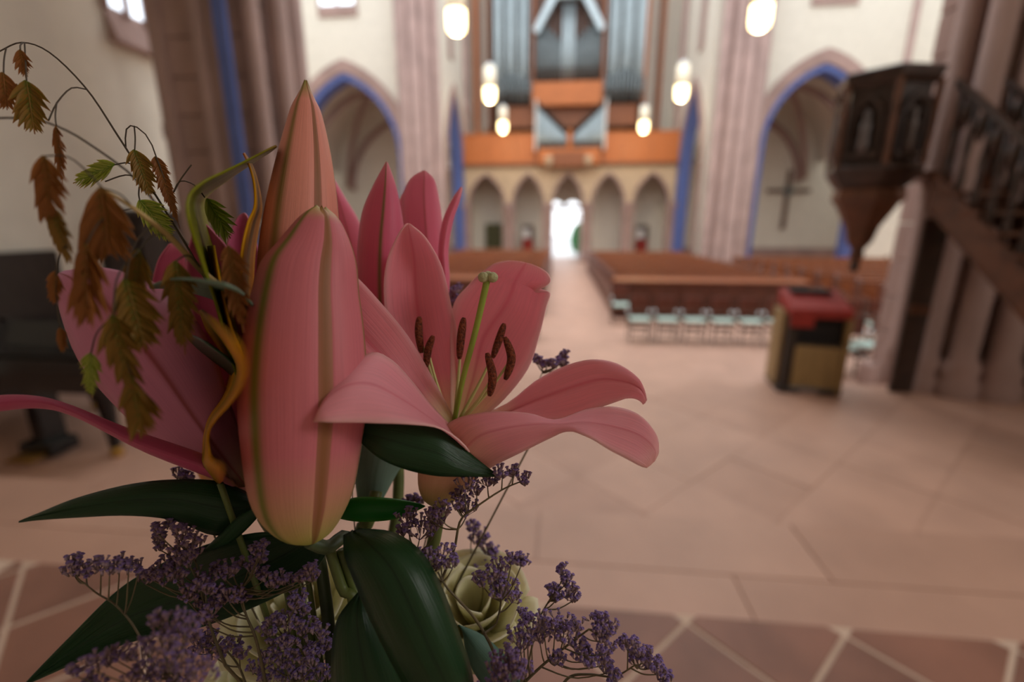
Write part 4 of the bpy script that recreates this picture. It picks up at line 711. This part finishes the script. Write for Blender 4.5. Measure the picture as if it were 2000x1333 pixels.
stem_to_vase(gb, Wp(430, 945, .252), .0012, 8)
gb = thing('grass_blade', 'dusty blue-green blade lying across the spikelets', 'grass blade', LY(440, 580, .24))
strip(gb, [(292,562,.222,1), (320,556,.223,7), (352,555,.225,11), (395,562,.228,15), (440,574,.232,18), (475,594,.244,14), (510,640,.262,6)], 'leaf3', 'blade', 30, .3); stem_to_vase(gb, Wp(510, 640, .262), .0012, 9)
gb = thing('grass_blade', 'dark green narrow blade slanting under the ochre leaf', 'grass blade', LY(440, 710, .26))
strip(gb, [(366,655,.252,3), (390,672,.252,9), (420,694,.254,11), (450,718,.258,10), (490,760,.27,6)], 'leaf', 'blade', 24, .3); stem_to_vase(gb, Wp(490, 760, .27), .0012, 10)

# ---------------------------------------------------------------- roses
def rose(label, x, y, d, r, k, tilt):
    t = thing('cream_rose', label, 'rose', LY(x, y, d)); C = Wp(x, y, d); rr = r*d*FS/FPX
    ax = (_U*math.cos(tilt)-_F*math.sin(tilt)).normalized(); e1_ = _R; e2 = ax.cross(e1_).normalized(); rnd = random.Random(k)
    spec = [(3, .34, .95, 62, 4), (4, .55, .95, 58, 12), (5, .8, .85, 52, 26), (5, 1.0, .7, 48, 48)]
    for ri, (n, rad, hh, half, flare) in enumerate(spec):
        for q in range(n):
            a0 = 2*PI*q/n+ri*.7+rnd.uniform(-.15, .15); rows = []
            for i in range(12):
                v = i/11; row = []
                for j in range(11):
                    u = j/10*2-1; a = a0+R(half)*u*(.35+.65*math.sin(PI*min(1, v*.55+.2)))
                    rad_ = rr*rad*(.18+.82*math.sin(v*PI/2)**.8)*(1+.06*u); out_ = rr*R(flare)*.45*max(0, v-.6)**1.3*2.5
                    h = rr*(hh*1.25*v-.35-.16*u*u*v-(.22*max(0, v-.75)*flare/26))
                    row.append(C+(e1_*math.cos(a)+e2*math.sin(a))*(rad_+out_)+ax*h)
                rows.append(row)
            obj('petal', MB().grid(rows), G['rose'], t, smooth=True, solid=T)
    for q in range(5):
        a = 2*PI*q/5; b_ = C-ax*rr*.4; dr = (e1_*math.cos(a)+e2*math.sin(a)); s_ = dr.cross(ax); obj('sepal', MB().grid([[b_+dr*rr*w1+ax*rr*hz-s_*rr*ww, b_+dr*rr*(w1+.04)+ax*rr*hz, b_+dr*rr*w1+ax*rr*hz+s_*rr*ww] for w1, hz, ww in ((.1, -.08, .1), (.5, -.05, .16), (.85, .12, .1), (1.1, .3, .01))]), G['grassg'], t, smooth=True, solid=T)
    obj('hip', MB().tube([C-ax*rr*(.3+.1*i) for i in range(5)], [rr*.3, rr*.3, rr*.24, rr*.15, rr*.06], 10), G['stem'], t, smooth=True)
    stem_to_vase(t, C-ax*rr*.6, .0026, k)
rose('cream rose under the statice sprigs beside the long dark leaf', 928, 1200, .318, 92, 11, .55)
rose('greenish cream rose half hidden below the fat lily bud', 585, 1215, .325, 100, 12, .45)
rose('greenish cream rose low in the bouquet behind the statice', 520, 1330, .33, 80, 13, .5)

# ---------------------------------------------------------------- statice
def cluster(parent, x, y, s, d, m, seed):
    rnd = random.Random(seed); mb = MB(); C = Wp(x, y, d); px = d*FS/FPX; base = Wp(x+rnd.uniform(-.2, .2)*s, y+s*.75, d)
    n = int(8+s*.8); lean = rnd.uniform(-.5, .5)
    for k in range(n):
        a = rnd.uniform(0, 2*PI); q = math.sqrt(rnd.random()); c = C+(_R*(math.cos(a)*q*s*.95)+_U*(math.sin(a)*q*s*.62+lean*math.cos(a)*q*s*.5)+_F*rnd.uniform(-.5, .5)*s)*px
        up = ((c-base).normalized()*.8+_U*.7+Vector((rnd.gauss(0, .25), rnd.gauss(0, .25), rnd.gauss(0, .25)))).normalized()
        L = rnd.uniform(9, 15)*px; e = up.orthogonal().normalized(); f = up.cross(e); rows = []; uv = []
        for v, r in ((0, .08), (.45, .2), (.72, .2), (.9, .36), (1, .1)):
            rows.append([c+up*(L*(v-.5))+(e*math.cos(2*PI*j/5)+f*math.sin(2*PI*j/5))*(L*r) for j in range(5)]); uv += [(j/5+rnd.random(), v) for j in range(5)]
        mb.grid(rows, True, uv)
        if k % 3 == 0: mb.tube([c-up*(L*.45), base.lerp(c, .45)+_R*rnd.uniform(-.05, .05)*s*px, base], .7*px, 3, False)
    o = obj('flower_cluster', mb, G[m], parent, smooth=False); return base
def statice(label, main, cl, d, m='sea', seed=0, r0=3.2, k=0, tovase=True):
    t = thing('statice_sprig', label, 'statice', LY(main[0][0], main[0][1], d)); rnd = random.Random(seed)
    P = cr([(x, y, d+.004*math.sin(i)) for i, (x, y) in enumerate(main)], 28)
    obj('stem', MB().tube([Wp(*p) for p in P], [r0*(1-.55*i/27)*d*FS/FPX for i in range(28)], 6), G['twig'], t, smooth=True)
    for i, c in enumerate(cl):
        x, y, s = c[:3]; dd = d+(c[3] if len(c) > 3 else rnd.uniform(-.006, .006)); b = cluster(t, x, y, s, dd, m, seed*100+i)
        best = min(P, key=lambda p: abs(p[0]-x)*1.0+abs(p[1]-(y+s*1.9))*.9+(400 if p[1] < y else 0)); a = Wp(*best); mid = a.lerp(b, .5)-_U*(.12*(a-b).length)
        obj('branch', MB().tube(cr([tuple(a), tuple(mid), tuple(b)], 8), [1.7*dd*FS/FPX*(1-.05*q) for q in range(8)], 5), G['twig'], t, smooth=True)
    if tovase: stem_to_vase(t, Wp(*P[0]), r0*d*FS/FPX, k, 'twig', 'lower_stem')
    return t
statice('statice sprig with dusky clusters below the open lily petal', [(800,1300),(845,1180),(872,1110),(888,1070),(900,1016),(934,988),(981,957),(1015,942)], [(911,945,24), (895,968,16), (955,936,20), (978,922,16), (1000,920,14), (1022,934,18), (930,960,12), (913,992,24), (895,985,14), (860,995,24), (838,1005,16)], .252, 'sea2', 1, 3.4, 14)
statice('dense statice sprig against the edge of the long dark leaf', [(760,1250),(790,1150),(812,1080)], [(800,1010,26), (825,1030,34), (850,1020,24), (790,1035,16)], .262, 'sea2', 2, 3.4, 15)
statice('statice sprig with violet clusters in front of the cream rose', [(985,1345),(966,1279),(946,1238),(923,1203),(895,1172),(872,1147),(855,1118)], [(835,1090,24), (862,1085,28), (880,1098,18), (845,1105,18)], .244, 'sea', 3, 3.6, 16)
statice('forked statice sprig rising over the cream rose', [(946,1238),(968,1220),(975,1195),(978,1175)], [(973,1108,22), (960,1122,18), (942,1133,20), (1000,1090,16), (1020,1094,18), (985,1150,28), (1000,1165,18), (975,1140,20), (968,1135,16)], .246, 'sea', 4, 2.4, 17, False)
statice('lone pointed statice sprig above the right cluster', [(1025,1330),(1050,1220),(1072,1175),(1095,1140)], [(1098,1110,13), (1106,1128,15), (1112,1148,16), (1118,1165,15), (1080,1152,16), (1086,1165,14)], .275, 'sea', 5, 2.4, 18)
statice('blurred pale statice sprig behind the cream rose', [(925,1160),(922,1100),(920,1060),(930,1035)], [(925,1030,14), (935,1050,20), (955,1070,18), (960,1095,22), (940,1110,18)], .34, 'sea', 6, 1.6, 19)
statice('broad statice sprig spreading over the tiled floor', [(960,1420),(1010,1350),(1060,1300),(1110,1260),(1150,1230)], [(1020,1242,30), (1035,1225,24), (1010,1265,26), (1067,1211,28), (1080,1225,24), (1098,1218,28), (1125,1222,18), (1060,1240,26), (1105,1240,22), (1165,1208,24), (1185,1222,24), (1172,1240,18), (1125,1254,22), (1140,1275,26), (1150,1290,20), (1184,1262,20), (1178,1285,22), (1185,1303,18), (1086,1285,22), (1030,1208,12), (1020,1195,10)], .25, 'sea', 7, 4, 20)
statice('outlying statice sprig farthest from the lilies', [(1080,1370),(1110,1325),(1150,1318),(1200,1322),(1240,1300)], [(1225,1255,18), (1240,1268,22), (1258,1275,24), (1272,1290,22), (1282,1305,18), (1296,1325,18), (1245,1290,18), (1200,1322,18)], .252, 'sea', 8, 3.2, 21)
statice('blurred statice clump below the long dark leaf', [(930,1440),(965,1370),(985,1320)], [(989,1285,32), (975,1300,30), (1000,1300,28), (965,1325,34), (990,1330,30), (1020,1310,24)], .226, 'sea2', 9, 3.2, 22)
statice('small statice sprig peeping above the right lily petal', [(1040,860),(1046,800),(1052,750),(1060,726)], [(1048,703,11), (1058,710,9), (1068,712,9), (1082,712,9), (1097,702,10), (1103,692,7), (1100,710,8)], .335, 'sea', 10, 1.8, 23)
statice('tiny statice tip between the two upright lily petals', [(905,760),(895,680),(890,620)], [(890,568,9), (882,580,9), (897,562,7), (888,590,8)], .35, 'sea', 11, 1.6, 24)
statice('outlying statice sprig with lilac heads over the dark leaf', [(300,1300),(262,1225),(225,1182),(190,1160),(165,1140)], [(138,1098,20), (150,1110,24), (170,1112,20), (195,1103,18), (215,1105,26), (232,1100,20), (252,1108,14), (270,1105,16)], .236, 'sea', 12, 2.6, 25)
statice('dusky statice sprig under the upper dark leaf', [(440,1300),(410,1220),(395,1150),(380,1090)], [(308,1032,13), (313,1050,12), (314,1066,14), (332,1022,10), (345,1030,10), (362,1040,20), (372,1056,24), (356,1075,24), (345,1092,26), (372,1090,24), (322,1108,20), (345,1120,22), (300,1120,20), (318,1130,22), (285,1128,18), (392,1130,26), (405,1145,24), (365,1155,26)], .246, 'sea2', 13, 3, 26)
statice('dusky statice sprig spread across the lower dark leaf', [(520,1340),(500,1250),(480,1200),(470,1150)], [(452,1160,24), (430,1165,24), (470,1165,18), (426,1108,14), (452,1108,18), (440,1120,16), (482,1100,18), (492,1110,14), (505,1075,16), (510,1092,14), (516,1062,10), (515,1122,16), (535,1136,18), (548,1128,16), (565,1132,18), (590,1125,16), (607,1112,16), (612,1126,14), (396,1174,28), (412,1190,24), (400,1205,22)], .25, 'sea2', 14, 3.2, 27)
statice('near blurred statice clump at the base of the bouquet', [(420,1420),(370,1360),(330,1310)], [(280,1268,34), (320,1255,36), (300,1300,38), (345,1285,36), (363,1305,40), (395,1310,34), (330,1325,38), (270,1320,30), (231,1274,24), (210,1285,22), (181,1293,22), (150,1308,18), (185,1328,22), (347,1205,28), (370,1215,28), (307,1207,18), (325,1225,24), (360,1240,30)], .198, 'sea2', 15, 3, 28)
statice('bushy statice sprig in front of the greenish roses', [(600,1420),(575,1340),(560,1270),(555,1220)], [(528,1225,22), (541,1210,18), (561,1213,22), (545,1260,26), (565,1250,24), (600,1223,22), (581,1164,18), (592,1190,18), (575,1180,16), (525,1283,20), (561,1289,26), (604,1289,24), (634,1260,22), (625,1235,20), (554,1315,24), (627,1316,24), (521,1322,20), (590,1320,24), (610,1262,22), (500,1300,20)], .262, 'sea', 16, 3, 29)
statice('statice sprig with curled tips low beside the dark leaf', [(500,1400),(470,1310),(440,1270),(420,1262)], [(396,1248,22), (409,1262,20), (425,1275,16), (440,1262,18), (455,1258,16), (385,1265,18), (408,1240,14), (470,1275,16)], .262, 'sea2', 17, 2.4, 30)
statice('small statice tuft where the lilac petal meets the leaf', [(420,1050),(390,970),(370,945)], [(350,925,13), (362,930,12), (372,938,9)], .30, 'sea', 18, 1.8, 31)
statice('statice tuft between the fat bud and the dusty leaf', [(700,1100),(690,1000),(688,950)], [(684,930,11), (680,945,10), (690,918,8)], .30, 'sea', 19, 1.6, 32)
statice('statice tuft at the tip of the bright green leaf', [(790,1150),(800,1050),(808,1000)], [(806,974,12), (820,980,10), (796,980,8)], .30, 'sea2', 20, 1.6, 33)
# thin stems rising through the gap under the fat bud
for i, pts in enumerate([[(640,1062,.27),(668,1150,.272),(690,1210,.272)], [(665,1075,.275),(690,1150,.277),(705,1230,.277)], [(735,960,.305),(720,1020,.30),(700,1080,.30)]]):
    obj('stem', MB().tube(cr([LY(*p) for p in pts]+[LY(640+i*12, 1620, .272)], 14), .0022 if i < 2 else .003, 8), G['stem'], (fb, tb, tb)[i], smooth=True)
# ---------------------------------------------------------------- vase and pedestal (below the frame)
vc = Wp(645, 1640, .268); vt = vc.z+.02
t = thing('flower_vase', 'dark glazed vase holding the lily bouquet', 'vase', (vc.x, vc.y, vt-.26))
obj('body', MB().lathe([(.035, 0), (.05, .01), (.065, .09), (.06, .16), (.038, .22), (.045, .26), (.04, .26), (.033, .22), (.055, .15), (.058, .09), (.04, .02)], (vc.x, vc.y, vt-.26), 24, cap=True), M['vase'], t, smooth=True)
t = thing('flower_pedestal', 'stone pedestal under the flower vase', 'pedestal', (vc.x, vc.y, .75)); h = vt-.26-.75
obj('base', MB().box(vc.x-.14, vc.x+.14, vc.y-.14, vc.y+.14, .75, .83), M['stone'], t, bevel=.01); obj('column', MB().lathe([(.11, .08), (.08, .14), (.075, h-.12), (.1, h-.05)], (vc.x, vc.y, .75), 16), M['stone'], t, smooth=True)
obj('top_slab', MB().box(vc.x-.12, vc.x+.12, vc.y-.12, vc.y+.12, .75+h-.05, .75+h), M['stone'], t, bevel=.008)
